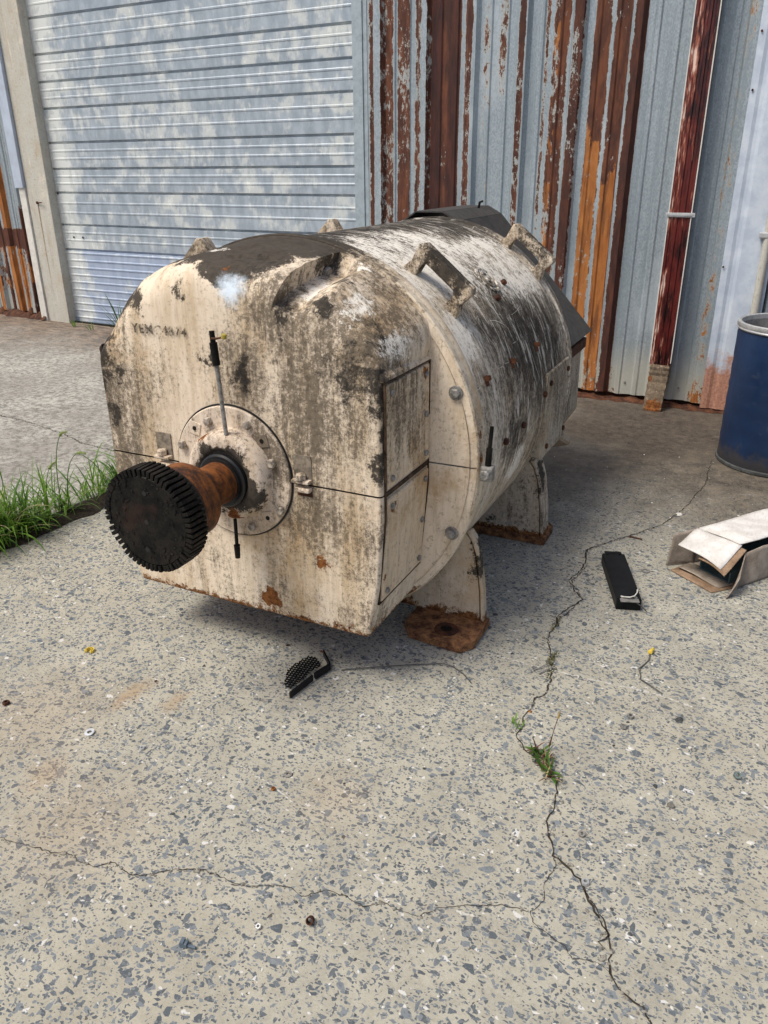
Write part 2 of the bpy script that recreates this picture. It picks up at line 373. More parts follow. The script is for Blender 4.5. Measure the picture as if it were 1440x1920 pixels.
def door_mat(blue=0.0, seed=0):
    n = NT('galvanised_door_steel', 0.5, 0.15, 0.5)
    P = n.obj
    oi = n.t.nodes.new('ShaderNodeObjectInfo'); cb_ = n.t.nodes.new('ShaderNodeCombineXYZ'); off = n.math('MULTIPLY', oi.outputs['Random'], 37.0); n.put(cb_.inputs[0], off); n.put(cb_.inputs[2], off)
    P = n.vmath('ADD', P, cb_.outputs[0])
    a = n.noise(5.0, n.map(P, scale=(1, 1, 1.0), loc=(seed, 0, seed)), detail=5, rough=0.6, dist=0.2)
    b = n.noise(1.0, n.map(P, scale=(1, 1, 1), loc=(seed * 1.3, 4, 2)), detail=3)
    s = n.noise(1, n.map(scale=(12, 12, 5)), detail=5)
    fine = n.noise(90, detail=4, rough=.7)
    zinc = n.mix(n.ss(s, 0.35, 0.7), (0.29, 0.345, 0.40), (0.42, 0.48, 0.54))
    zinc = n.mix(blue, zinc, n.mix(n.ss(s, .35, .7), (0.34, 0.42, 0.58), (0.42, 0.50, 0.64)))
    v = n.math('ADD', n.math('MULTIPLY', a, 1.0), n.math('MULTIPLY', b, 0.55))
    X, Y, Z = n.sep(n.obj)
    v = n.math('ADD', v, n.ss(X, -1.15, -1.75, 0, 0.25))
    v = n.math('ADD', v, n.math('MULTIPLY', n.math('SUBTRACT', n.noise(14, n.map(P, scale=(1.2, 1, .35)), detail=6, rough=.75), .5), .6))
    lo = 0.825 + blue * 0.10
    k = n.ss(v, lo - .07, lo + 0.10)
    c = n.mix(n.math('MULTIPLY', k, 0.75), zinc, (0.62, 0.65, 0.63))
    c = n.mix(n.ss(v, lo + .14, lo + 0.17, 0, 0.6), c, (0.74, 0.76, 0.74))
    c = n.mix(n.ss(fine, 0.62, 0.75, 0, 0.35), c, (0.20, 0.22, 0.24))
    n.bump(a, 0.08, 0.01)
    return n.out(c, n.math('ADD', 0.4, n.math('MULTIPLY', k, 0.3)))

M = {}
M['ground'] = ground_mat()
M['sheet'] = sheet_mat()
M['crack'] = simple('crack_shadow_dirt', (0.05, 0.042, 0.034), 1.0, 0, 0.4, 60)
M['scratch'] = simple('chalky_scrape', (0.60, 0.58, 0.52), 0.9, 0, 0.2, 120)
M['soil'] = simple('dark_soil', (0.045, 0.033, 0.022), 1.0, 0, 0.5, 60, 0.6)
M['door'] = door_mat(0, 0); M['door_blue'] = door_mat(0.8, 5)
M['frame'] = paint_mat('door_post_paint', (0.52, 0.515, 0.46), tan=0.15, streak=(6, 6, .8), rust=(((-7.05, 5.74, 0.1), .05, (1, 0, .6)),))
M['trim_white'] = simple('white_trim_paint', (0.72, 0.70, 0.64), 0.6, 0, 0.15, 12)
M['trim_blue'] = simple('pale_blue_sheet', (0.50, 0.57, 0.68), 0.5, 0.1, 0.12, 6)
M['jamb'] = simple('grey_jamb_paint', (0.36, 0.43, 0.47), 0.55, 0.1, 0.15, 20)
M['steel'] = simple('bright_zinc_steel', (0.62, 0.63, 0.63), 0.38, 0.5, 0.15, 25)
M['dull_steel'] = simple('dull_bolt_steel', (0.36, 0.345, 0.32), 0.55, 0.35, 0.4, 60)
def oily():
    n = NT('oily_black_iron', .5, 0, .16); f = n.noise(18, detail=8, rough=.75); g_ = n.noise(90, detail=5, rough=.7); b = n.noise(6, detail=4)
    c = n.mix(n.ss(f, .4, .62), (0.003, 0.003, 0.003), (0.014, 0.012, 0.010)); c = n.mix(n.ss(g_, .66, .74, 0, .5), c, (0.09, .075, .06)); c = n.mix(n.ss(b, .6, .72, 0, .5), c, (.04, .02, .014))
    n.bump(n.math('ADD', f, n.math('MULTIPLY', g_, .4)), .6, .004); return n.out(c, n.ss(f, .3, .7, .62, .30))
M['black_iron'] = oily()
M['seal'] = simple('black_rubber_seal', (0.014, 0.014, 0.015), 0.35, 0, 0.2, 30)
M['rust'] = rust_mat('brown_rust'); M['rust_orange'] = rust_mat('orange_shaft_rust', (0.030, 0.013, 0.009), (0.24, 0.080, 0.020), 12, (1, 2, 1), 0.55, .6)
M['dark_rust'] = rust_mat('dark_rust', (0.03, 0.012, 0.008), (0.12, 0.045, 0.02), 20)
M['black_paint'] = simple('black_gloss_paint', (0.008, 0.009, 0.011), 0.5, 0, 0.4, 18, 0.1); M['black_paint'].node_tree.nodes['Principled BSDF'].inputs['Specular IOR Level'].default_value = .2
M['yellow'] = simple('yellow_plastic', (0.80, 0.58, 0.08), 0.45, 0, 0.1)
M['white_stone'] = simple('white_stone', (0.68, 0.66, 0.60), 0.8, 0, 0.15)
M['dark_stone'] = simple('dark_stone', (0.09, 0.095, 0.095), 0.7, 0, 0.4)
M['wire'] = simple('dull_wire', (0.16, 0.155, 0.145), 0.5, 0.5, 0.3)

exec_parts = []
# ================================================================== GROUND
def gz(x, y=0.0):
    return 0.0175 * max(0.0, -3.04 - x) if x > -12 else 0.0175 * 8.96
bm = bmesh.new()
xs = [-90, -30, -12, -9, -7, -5, -3.6, -3.04, -2.5, -1.5, 0, 2, 6, 20, 90]; ys = [-60, -20, -5, 0, 2, 4, 6, 9, 20, 120]
g = [[bm.verts.new((x, y, gz(x))) for x in xs] for y in ys]
for j in range(len(ys) - 1):
    for i in range(len(xs) - 1): bm.faces.new((g[j][i], g[j][i + 1], g[j + 1][i + 1], g[j + 1][i]))
ground = tag(obj('ground', bm, M['ground']), kind='structure')

rnd = random.Random(5)
def ribbon(name, pts, w0, mat, z=0.002, jit=0.006, step=0.012, wvar=0.7, gaps=0.0, wfun=None, wander=0.0, seed=0):
    """thin jagged strip laid along pts"""
    rr = random.Random(seed); P = []
    for (a, b) in zip(pts[:-1], pts[1:]):
        a = Vector((a[0], a[1])); b = Vector((b[0], b[1])); n_ = max(1, int((b - a).length / step))
        for k in range(n_): P.append(a + (b - a) * (k / n_))
    P.append(Vector(pts[-1][:2])); bm = bmesh.new(); prev = None; L = len(P)
    for i, p in enumerate(P):
        d = (P[min(i + 1, L - 1)] - P[max(i - 1, 0)]); d.normalize(); nn = Vector((-d.y, d.x))
        q = p + nn * (rr.uniform(-jit, jit) + wander * mnoise.noise(Vector((p.x * 9, p.y * 9, seed))))
        ww = w0 * (1 - wvar * rr.random()) * (wfun(i / L) if wfun else 1) * (0.7 + 0.9 * abs(mnoise.noise(Vector((p.x * 5, p.y * 5, 3.1 + seed)))))
        if i in (0, L - 1): ww = 0.0003
        zz = gz(q.x) + z
        a = bm.verts.new((q.x + nn.x * ww / 2, q.y + nn.y * ww / 2, zz)); b = bm.verts.new((q.x - nn.x * ww / 2, q.y - nn.y * ww / 2, zz))
        if prev and not rr.random() < gaps: bm.faces.new((prev[0], a, b, prev[1]))
        prev = (a, b)
    return obj(name, bm, mat, ground)
C1 = [(-0.38, 4.60), (-0.372, 4.449), (-0.357, 4.187), (-0.383, 3.968), (-0.413, 3.763), (-0.464, 3.561), (-0.57, 3.373), (-0.638, 3.256), (-0.705, 3.148), (-0.675, 3.02), (-0.678, 2.91), (-0.696, 2.833), (-0.64, 2.753), (-0.601, 2.703), (-0.624, 2.622), (-0.651, 2.541), (-0.637, 2.464), (-0.642, 2.401), (-0.622, 2.333), (-0.579, 2.245), (-0.549, 2.14), (-0.543, 2.047), (-0.564, 2.02), (-0.558, 1.962), (-0.563, 1.916), (-0.551, 1.866), (-0.559, 1.82), (-0.512, 1.779), (-0.46, 1.744), (-0.411, 1.71), (-0.382, 1.667), (-0.371, 1.607), (-0.369, 1.545), (-0.35, 1.495), (-0.323, 1.443), (-0.286, 1.427), (-0.249, 1.403), (-0.221, 1.367), (-0.19, 1.335), (-0.16, 1.297), (-0.142, 1.27), (-0.135, 1.231), (-0.116, 1.187), (-0.084, 1.166), (-0.05, 1.158), (-0.032, 1.132), (-0.014, 1.062), (0.02, 0.7)]
C2 = [(-0.323, 1.443), (-0.309, 1.415), (-0.317, 1.349), (-0.305, 1.306), (-0.321, 1.265), (-0.309, 1.24), (-0.265, 1.226), (-0.227, 1.218), (-0.205, 1.193), (-0.177, 1.209), (-0.144, 1.21), (-0.121, 1.198)]
C3 = [(-1.665, 0.812), (-1.575, 0.837), (-1.524, 0.845), (-1.468, 0.863), (-1.422, 0.865), (-1.396, 0.883), (-1.348, 0.882), (-1.295, 0.884), (-1.26, 0.919), (-1.205, 0.908), (-1.168, 0.923), (-1.123, 0.966), (-1.091, 0.987), (-1.048, 1.005), (-0.979, 1.009), (-0.929, 1.016), (-0.892, 1.04), (-0.847, 1.062), (-0.803, 1.052), (-0.763, 1.094), (-0.709, 1.101), (-0.664, 1.097), (-0.625, 1.127), (-0.591, 1.128), (-0.539, 1.133), (-0.511, 1.172), (-0.46, 1.207), (-0.386, 1.251), (-0.362, 1.256), (-0.324, 1.263)]
C4 = [(-0.9, 2.44), (-0.808, 2.48), (-0.73, 2.496), (-0.651, 2.541)]
C5 = [(-5.6, 3.35), (-4.767, 3.271), (-4.419, 3.248), (-4.123, 3.21), (-3.804, 3.138), (-3.517, 3.121), (-3.2, 3.02)]
ribbon('crack', C1, 0.0075, M['crack'], jit=0.0035, seed=1, wander=0.006)
ribbon('crack', [(x + .012, y) for x, y in C1[9:17]], 0.006, M['crack'], jit=0.004, seed=9, wander=0.02)
ribbon('crack', [(-0.233, 1.38), (-0.2, 1.35), (-0.165, 1.315), (-0.15, 1.29), (-0.165, 1.262), (-0.142, 1.25)], 0.005, M['crack'], jit=0.003, seed=12)
ribbon('crack', C2, 0.0025, M['crack'], jit=0.0025, seed=2, step=.008)
ribbon('crack', C3, 0.0032, M['crack'], jit=0.0028, seed=3, wander=0.004, step=.008)
ribbon('crack', C4, 0.004, M['crack'], jit=0.006, seed=4, gaps=0.2)
ribbon('crack', C5, 0.008, M['crack'], jit=0.008, seed=5, wander=0.02)
for k, s in enumerate([[(-0.81, 2.189), (-0.702, 2.187), (-0.59, 2.193), (-0.447, 2.201), (-0.312, 2.217), (-0.213, 2.222), (-0.114, 2.208)],
        [(-2.477, 1.644), (-2.293, 1.601)], [(-1.573, 1.409), (-1.454, 1.385)], [(-1.223, 1.337), (-1.054, 1.309), (-0.99, 1.287)],
        [(-0.75, 1.225), (-0.697, 1.207)], [(-0.686, 1.186), (-0.611, 1.167)], [(-0.314, 1.192), (-0.27, 1.187)], [(-0.477, 1.185), (-0.428, 1.192)],
        [(-0.064, 2.167), (-0.037, 2.158)]]):
    ribbon('scrape_mark', s, 0.009 if k else 0.013, M['scratch'], z=0.0012, jit=0.0025, step=0.006, gaps=0.28, wvar=0.9, seed=20 + k)
# crumbled bits shed along the crack lips
bm = bmesh.new(); rc_ = random.Random(31)
for path, n_, sp in ((C1, 260, .012), (C3, 70, .006)):
    for i in range(n_):
        k = rc_.randrange(len(path) - 1); t = rc_.random(); x = path[k][0] * (1 - t) + path[k + 1][0] * t + rc_.gauss(0, sp); y = path[k][1] * (1 - t) + path[k + 1][1] * t + rc_.gauss(0, sp * .5)
        s = rc_.uniform(.0015, .0048) * (1 if rc_.random() < .9 else 1.5); t_ = bmesh.new(); bmesh.ops.create_icosphere(t_, subdivisions=1, radius=1)
        t_.transform(Matrix.Translation((x, y, gz(x) + s * .2)) @ Matrix.Rotation(rc_.random() * 6, 4, 'Z') @ Matrix.Diagonal((s * rc_.uniform(.7, 1.6), s, s * .6, 1))); merge(bm, t_)
o_ = obj('crumbs', bm, simple('concrete_crumbs', (0.33, .31, .26), .9, 0, .5, 90)); tag(o_, kind='stuff', label='crumbled concrete bits along the edges of the cracks', cat='crumbs')
# soil in the open joint under the grass
bm = bmesh.new(); n_ = 90; prev = None
for i in range(n_):
    y = 0.8 + 2.6 * i / (n_ - 1); wv = 0.02 + 0.055 * smooth01((y - 1.5) / .4) * smooth01((3.1 - y) / .4)
    a = bm.verts.new((-3.04 - wv * (1 + .5 * mnoise.noise(Vector((y * 4, 0, 0)))), y, gz(-3.1) + 0.004)); c_ = bm.verts.new((-3.04, y, 0.03 + .012 * mnoise.noise(Vector((y * 9, 5, 0)))))
    b = bm.verts.new((-3.04 + wv * (1 + .6 * mnoise.noise(Vector((y * 6, 9, 0)))), y, 0.004))
    if prev: bm.faces.new((prev[0], a, c_, prev[1])); bm.faces.new((prev[1], c_, b, prev[2]))
    prev = (a, c_, b)
obj('soil', bm, M['soil'], ground)
# dirt and scale rusted off the foot of the sheeting
def debris(name, x0, x1, y, zb, hh, mat, seed, lab, cat):
    bm = bmesh.new(); n_ = int((x1 - x0) / 0.02); prev = None
    for i in range(n_ + 1):
        x = x0 + (x1 - x0) * i / n_; h = hh * (0.5 + abs(mnoise.noise(Vector((x * 11, seed, 0)))) * 1.6)
        d = 0.05 + 0.07 * abs(mnoise.noise(Vector((x * 7, seed, 4))))
        c = [bm.verts.new(p) for p in ((x, y + .03, zb), (x, y + 0.02, zb + h), (x, y - d * .5, zb + h * .55), (x, y - d, zb + .002))]
        if prev:
            for k in range(3): bm.faces.new((prev[k], c[k], c[k + 1], prev[k + 1]))
        prev = c
    return tag(obj(name, bm, mat, smooth=False), lab, cat)

# ================================================================== CORRUGATED SHEETING
def wear_mesh(bm, me_name, name, cols, zs, fpos, fwear, mat, parent=None):
    g = [[bm.verts.new(fpos(c, z)) for c in cols] for z in zs]
    wv = {}
    for j, z in enumerate(zs):
        for i, c in enumerate(cols): wv[g[j][i]] = fwear(c, z)
    for j in range(len(zs) - 1):
        for i in range(len(cols) - 1): bm.faces.new((g[j][i], g[j][i + 1], g[j + 1][i + 1], g[j + 1][i]))
    bm.verts.index_update(); bm.verts.ensure_lookup_table()
    vals = [wv[v] for v in bm.verts]
    o = obj(name, bm, mat, parent, smooth='raw')
    ca = o.data.color_attributes.new('wear', 'FLOAT_COLOR', 'POINT')
    for i, v in enumerate(vals): ca.data[i].color = (v[0], v[1], v[2], 1)
    return o

def ribprof(x, majors, minors):
    d = 0.0
    for m in majors:
        t = abs(x - m)
        if t < 0.052: d = max(d, 0.036 * min(1.0, (0.052 - t) / 0.022))
    for m in minors:
        t = abs(x - m)
        if t < 0.022: d = max(d, 0.009 * min(1.0, (0.022 - t) / 0.010))
    return d
def fine_cols(x0, x1, majors, minors, step=0.0125):
    s = set()
    n_ = int((x1 - x0) / step)
    for i in range(n_ + 1): s.add(round(x0 + (x1 - x0) * i / n_, 4))
    for m in majors:
        for d in (.052, .03): s.add(round(m - d, 4)); s.add(round(m + d, 4))
    for m in minors:
        for d in (.022, .012): s.add(round(m - d, 4)); s.add(round(m + d, 4))
    return sorted(v for v in s if x0 <= v <= x1)
MAJ = [-3.12, -2.755, -2.39, -2.03, -1.665, -1.30, -0.935, -0.63, -0.27, 0.10, 0.46, .83, 1.2, 1.56, 1.93, 2.3, 2.66]
MIN = [m + d for m in MAJ for d in (0.12, 0.24) if m + d < 2.9]
# x0, x1, rust, maroon, orange, z0, z1
BANDS = [(-3.201, -3.150, .95, .35, 0, -1, 9), (-3.092, -3.00, .80, .0, .22, -1, 9), (-2.968, -2.868, .92, .0, .1, -1, 9), (-2.822, -2.768, .85, .15, .05, -1, 9),
         (-2.725, -2.689, .9, .2, 0, -1, 9), (-2.692, -2.617, 1.3, .95, 0, -1, 9), (-2.617, -2.572, 1.1, .1, .1, -1, 9), (-2.572, -2.484, 1.3, .8, 0, -1, 9),
         (-2.484, -2.445, .22, 0, 0, -1, 9), (-2.443, -2.385, .9, .1, 0, -1, 9), (-2.31, -2.27, .33, 0, 0, 1.6, 9), (-2.20, -2.14, .40, .0, 0, 2.0, 9), (-2.27, -2.24, .3, 0, 0, 1.2, 2.2),
         (-2.052, -2.008, .9, .35, .0, -1, 9), (-1.885, -1.862, .45, 0, 0, -1, 9), (-1.830, -1.785, .55, 0, .5, -1, 9), (-1.785, -1.728, .95, .05, .0, -1, 9),
         (-1.690, -1.630, .95, .45, 0, -1, 9), (-1.565, -1.465, 1.05, .0, .22, -1, 9), (-1.436, -1.338, 1.1, .0, .22, -1, 9),
         (-1.326, -1.313, .2, 0, 0, -1, 9), (-1.312, -1.248, 1.1, .55, 0, -1, 9),
         (-0.680, -0.62, .36, .0, .9, -1, 9), (-0.08, 0.0, .9, .3, 0, -1, 9), (.25, .4, .9, .2, .2, -1, 9), (.8, 1.0, 1, .1, .4, -1, 9), (1.5, 1.7, 1, .4, 0, -1, 9)]
def wear_r(x, z):
    R = G = B = 0.0
    for (a, b, r, g_, o_, z0, z1) in BANDS:
        if a - 0.006 <= x <= b + 0.006 and z0 <= z < z1:
            k = 1.0 if a <= x <= b else 0.5
            if r * k > R: R, G, B = r * k, g_, o_
    if z < 0.30 and x < -1.2: R = max(R * .8, .25 + (0.30 - z) * .3)
    if -0.7 < x < 1 and z < 0.45: R = max(R, 1.6 * (0.45 - z)); B = max(B, .25)
    if G < .5 and R > .6: R = R * .74 + .04 * mnoise.noise(Vector((x * 30, z * 2, 0)))
    for (a, b, zt) in ((-1.565, -1.47, 1.72), (-1.44, -1.345, 1.45)):
        if a <= x <= b: B = max(0.12, min(1.0, .62 - (z - zt) * 1.6)) if z > zt - .4 else 1.0
    return (R, G, B)
zs = [0.03, 0.1, 0.2, 0.3, 0.45, 0.7, 1.0, 1.2, 1.3, 1.4, 1.5, 1.6, 1.7, 1.8, 1.9, 2.0, 2.1, 2.25, 2.4, 2.8, 3.4, 4.2]
cols = fine_cols(-3.215, 2.9, MAJ, MIN)
bm = bmesh.new()
def fp(x, z):
    zz = z
    if z < 0.05: zz = z + 0.012 * mnoise.noise(Vector((x * 9, 0, 0))) + 0.012
    dent = 0.010 * mnoise.noise(Vector((x * 2.2, z * 1.3, 0))) + (0.012 * mnoise.noise(Vector((x * 6, 2.0, 7))) if z < .2 else 0)
    return (x, 5.68 - ribprof(x, MAJ, MIN) + dent, zz)
wall = wear_mesh(bm, '', 'corrugated_wall', cols, zs, fp, wear_r, M['sheet'])
tag(wall, 'tall ribbed galvanised steel siding streaked with dark rust, behind the machine and right of the roll door', 'wall')
bm = bmesh.new(); box(bm, (-.15, 5.79, 2.1), (6.1, .06, 4.2)); box(bm, (-.15, 5.77, 0.05), (6.1, .10, .10))
obj('base_rail', bm, M['dark_rust'], wall)
for sx in (-1.49, -1.36, -1.13, -0.76):
    bm = bmesh.new(); cyl(bm, (sx, 5.684 - .012, .13), (0, -1, 0), 0.008, 0.007, 8, bev=.002); obj('screw', bm, M['dull_steel'], wall)
dbr = debris('rust_scale', -3.2, -0.2, 5.66, 0, 0.022, M['dark_rust'], 1.3, 'thin line of dark rust scale along the foot of the right hand siding', 'rust debris')
dbr['kind'] = 'stuff'

# flat pale flashing sheet right of the downspout
bm = bmesh.new()
fcols = [(-0.60 + i * .02) for i in range(15)]; fz = [0.02, .1, .2, .3, .38, .5, .8, 1.2, 1.8, 2.4, 3.2, 4.2]
def fpos(x, z): return (x, 5.632 + (0.010 if -0.545 < x < -.5 else 0) + 0.005 * mnoise.noise(Vector((x * 9, z * 3, 2))), z)
def fw(x, z):
    r = 0.0
    if z < 0.42: r = 1.7 * (0.42 - z) + .35
    return (r, 0, .35)
def flash_mat():
    n = NT('pale_flashing', 0.5, 0.1, 0.5); R = n.sep(n.attr('wear').outputs['Color'])[0]
    f = n.noise(9, detail=6, rough=.7); g_ = n.noise(60, detail=4)
    c = n.mix(n.ss(f, .35, .65), (0.47, 0.54, 0.64), (0.60, 0.66, 0.74))
    c = n.mix(n.ss(g_, .62, .75, 0, .4), c, (.3, .33, .36))
    k = n.ss(n.math('ADD', R, n.math('MULTIPLY', n.math('SUBTRACT', f, .5), 1.3)), .3, .62)
    c = n.mix(n.math('MULTIPLY', k, .9), c, n.mix(n.ss(g_, .3, .7), (.30, .10, .05), (.50, .24, .13)))
    n.bump(f, .12, .008); return n.out(c)
fl = wear_mesh(bm, '', 'flashing_sheet', fcols, fz, fpos, fw, flash_mat())
sol = fl.modifiers.new('t', 'SOLIDIFY'); sol.thickness = 0.0025
tag(fl, 'flat pale blue-grey metal flashing with an orange rusty foot, behind the blue drum', 'flashing')
for (x, z) in ((-0.585, 1.95), (-0.59, .95), (-.585, 2.25)):
    bm = bmesh.new(); cyl(bm, (x, 5.627, z), (0, -1, 0), 0.007, 0.006, 8, bev=.002); obj('screw', bm, M['dark_rust'], fl)
# conduit at the right edge
cond = empty('conduit', (-0.36, 5.60, 0), 0, 'narrow grimy conduit pipe with a strap at the right edge, above the blue drum', 'pipe')
bm = bmesh.new(); cyl(bm, (0, 0, 0.02), (0, 0, 1), 0.024, 4.1, 14); obj('pipe', bm, M['frame'], cond, smooth=40)
bm = bmesh.new(); box(bm, (0, 0.003, 1.15), (0.10, 0.058, 0.035), bevel=.006); obj('strap', bm, M['steel'], cond)

# ================================================================== DOWNSPOUT
def spout_mat():
    n = NT('dark_red_flaking_highlit_paint', 0.32, 0, 0.5)
    f = n.noise(1, n.map(scale=(34, 34, 4.5)), detail=7, rough=.7); b = n.noise(1, n.map(scale=(16, 16, 4)), detail=5, rough=.65); g_ = n.noise(80, detail=4)
    X = n.sep(n.obj)[0]
    c = n.mix(n.ss(b, .38, .58), (0.016, 0.004, 0.005), (0.11, 0.016, 0.013))
    v = n.math('ADD', f, n.ss(X, .03, -.07, -.06, .10))  # paler towards the left: glossy highlights painted in among the flaked paint
    c = n.mix(n.ss(v, .545, .60), c, (0.28, 0.09, 0.055)); c = n.mix(n.ss(v, .61, .68), c, (0.70, 0.52, 0.44))
    n.bump(b, .15, .004); return n.out(c)
M['spout'] = spout_mat()
ds = empty('downspout', (-0.885, 5.585, 0), 0, 'square downspout with flaking dark red paint over white and painted-in highlights down its left, kicking out at the wall foot', 'downspout')
bm = bmesh.new()
hw, hd = 0.066, 0.042; prof = []
def fluted():
    P = [(-hw, -hd)]
    for k in range(3):
        x0 = -hw + .016 + k * .038; P += [(x0, -hd), (x0 + .005, -hd + .007), (x0 + .018, -hd + .007), (x0 + .023, -hd)]
    P += [(hw, -hd), (hw, hd), (-hw, hd)]
    return P
prism(bm, [(x, y, 0.30) for x, y in fluted()], (0, 0, 3.8)); obj('pipe', bm, M['spout'], ds)
for s_ in (-1, 1):
    bm = bmesh.new(); box(bm, (s_ * (hw + .003), -hd + .004, 2.2), (.006, .012, 3.76)); obj('edge_strip', bm, M['trim_white'], ds)
# elbow: squashed corrugated kick
bm = bmesh.new(); secs = []
for i in range(15):
    t = i / 14; z = 0.305 - 0.27 * t; y = -0.10 * smooth01((t - .25) / .75); s_ = 1 + (0.05 if i % 2 else -0.02) - .12 * t
    if i > 11: z = .07 - (i - 11) * .012
    tilt = 0.9 * smooth01((t - .3) / .6)
    secs.append([bm.verts.new((x * s_ * (0.98), y + yy * math.cos(tilt) * s_, z + yy * math.sin(tilt) * .9)) for x, yy in ((-hw, -hd), (-hw * .5, -hd - .006), (hw * .5, -hd - .006), (hw, -hd), (hw, hd), (-hw, hd))])
for a, b in zip(secs[:-1], secs[1:]):
    for k in range(6): bm.faces.new((a[k], a[(k + 1) % 6], b[(k + 1) % 6], b[k]))
elb = obj('elbow', bm, paint_mat('peeling_elbow_paint', (0.60, 0.42, 0.30), rust=(((0, -.1, .02), .06), ((-.05, -.03, .2), .03)), grime=.7, grey=(((0, -.05, .12), .2, (1, 1, 1), .5, .6),)), ds)
elb.modifiers.new('t', 'SOLIDIFY').thickness = 0.003
for z in (1.26,):
    bm = bmesh.new(); box(bm, (0.003, -hd - .004, z), (2 * hw + .045, .008, .026), bevel=.002)
    box(bm, (0.0, -hd - .009, z), (2 * hw + .02, .006, .008)); box(bm, (-hw - .012, 0, z), (.006, .08, .024)); box(bm, (hw + .014, 0, z), (.006, .08, .024))
    obj('strap', bm, M['steel'], ds)

# ================================================================== ROLL DOOR
DY = 5.88; DX0, DX1 = -6.985, -3.34
door = empty('garage_door', ((DX0 + DX1) / 2, DY, 0.07), 0, 'closed grey galvanised sectional overhead door with horizontal ribs and chalky patches, behind the machine', 'door')
joints = [0.075, 0.812, 1.049, 1.349, 1.565, 1.797, 2.095, 2.32, 2.547, 2.84, 3.12, 3.42, 3.72]
for k, (z0, z1) in enumerate(zip(joints[:-1], joints[1:])):
    bm = bmesh.new(); H = z1 - z0; P = [(0.03, z0 + .004), (0.0, z0 + .004)]
    if k == 0:
        nr = 10
        for i in range(nr):
            zc = z0 + .05 + (H - .09) * i / (nr - 1); P += [(0, zc - .012), (-.006, zc - .005), (-.006, zc + .004), (0, zc + .010)]
    else:
        for fz_ in (.36, .66):
            zc = z0 + H * fz_
            P += [(0, zc - .013), (-.0035, zc - .006), (-.0035, zc + .004), (0, zc + .010)]
    P += [(0.0, z1 - .018), (.026, z1 - .014), (.026, z1 + .002), (0.03, z1 + .002)]
    prism(bm, [(DX0 - door.location.x, y, z - .07) for y, z in P], (DX1 - DX0, 0, 0))
    # shift object coords so patches differ: object origin stays, material uses generated seed by z
    o = obj('door_section', bm, M['door_blue'] if k == 0 else M['door'], door)
for (x, z) in ((-6.77, .925), (-6.64, .925), (-6.93, 1.34), (-6.90, 1.335)):
    bm = bmesh.new(); cyl(bm, (x - door.location.x, -.0045, z - .07), (0, -1, 0), 0.010, 0.003, 8); obj('bullet_hole', bm, M['black_iron'], door)
bm = bmesh.new(); box(bm, (0, -.012, 0.0045), (DX1 - DX0, .04, .012)); obj('bottom_seal', bm, M['seal'], door)

post = empty('door_post', (-7.06, 5.80, 0), 0, 'wide pale grey steel door post with a thin rust run, left of the roll door', 'post')
def lp(bm, x0, x1, y0, y1, z0, z1, bev=.0):
    box(bm, ((x0 + x1) / 2 + 7.06, (y0 + y1) / 2 - 5.80, (z0 + z1) / 2), (x1 - x0, y1 - y0, z1 - z0), bevel=bev)
bm = bmesh.new(); lp(bm, -7.235, -6.925, 5.78, 5.98, 0.045, 4.2, .006); obj('column', bm, M['frame'], post)
bm = bmesh.new(); lp(bm, -7.325, -7.238, 5.76, 5.79, 0.05, 1.395, .003); obj('white_trim', bm, M['trim_white'], post)
bm = bmesh.new(); lp(bm, -7.36, -7.238, 5.745, 5.785, 1.385, 4.2, .004); obj('upper_trim', bm, M['trim_blue'], post)
bm = bmesh.new(); cyl(bm, (-7.10 + 7.06, -.02, 1.25), (0, -1, 0), .013, .014, 10); tube(bm, [(-.04, -.034, 1.25), (-.0, -.036, 1.25), (.05, -.05, 1.252)], .006); obj('bolt', bm, M['dark_rust'], post)
bm = bmesh.new(); prev = None
for i in range(60):
    z = 1.24 - .95 * i / 59; w_ = .010 * (1 - i / 62) * (0.6 + .6 * rnd.random()); x = -.04 + .004 * mnoise.noise(Vector((z * 6, 0, 0)))
    a = bm.verts.new((x - w_ / 2, -.0235, z)); b = bm.verts.new((x + w_ / 2, -.0235, z))
    if prev: bm.faces.new((prev[0], a, b, prev[1]))
    prev = (a, b)
obj('rust_run', bm, simple('thin_rust_wash', (0.40, 0.24, 0.13), .8), post)
jamb = empty('door_jamb', (-3.28, 5.80, 0), 0, 'narrow pale blue-grey galvanised door jamb between the ribbed door and the rusty siding', 'door jamb')
bm = bmesh.new(); box(bm, (-.015, -.03, 2.1), (.085, .20, 4.2), bevel=.003); obj('channel', bm, M['jamb'], jamb)
bm = bmesh.new(); box(bm, (.045, -.115, 2.1), (.035, .012, 4.2), bevel=.002); obj('edge_strip', bm, M['jamb'], jamb)

# left hand siding
MAJL = [-7.45 - .25 * i for i in range(12)]; MINL = [m + .125 for m in MAJL]
BL = [(-7.52, -7.48, .8, .3, .0, -1, 9), (-7.60, -7.545, .75, 0, .7, -1, .95), (-7.72, -7.64, .85, 0, .9, -1, 2.2), (-7.85, -7.8, .7, .2, .2, -1, 9), (-8.0, -7.93, .8, 0, .8, -1, 1.6), (-8.3, -8.15, 1, .3, .2, -1, 9), (-8.9, -8.7, 1, .2, .5, -1, 9), (-7.43, -7.36, .8, .3, 0, -1, 1.4)]
def wear_l(x, z):
    R = G = B = 0.0
    for (a, b, r, g_, o_, z0, z1) in BL:
        if a - .006 <= x <= b + .006 and z0 <= z < z1 and r > R: R, G, B = r, g_, o_
    if .78 < z < 1.02 and x < -7.35: R = max(R, 1.0); G = .25; B = 0
    if .25 < z <= .78 and x < -7.4: R = max(R, .36); B = max(B, .45)
    return (R, G, B)
cl_ = fine_cols(-10.2, -7.33, MAJL, MINL)
bm = bmesh.new()
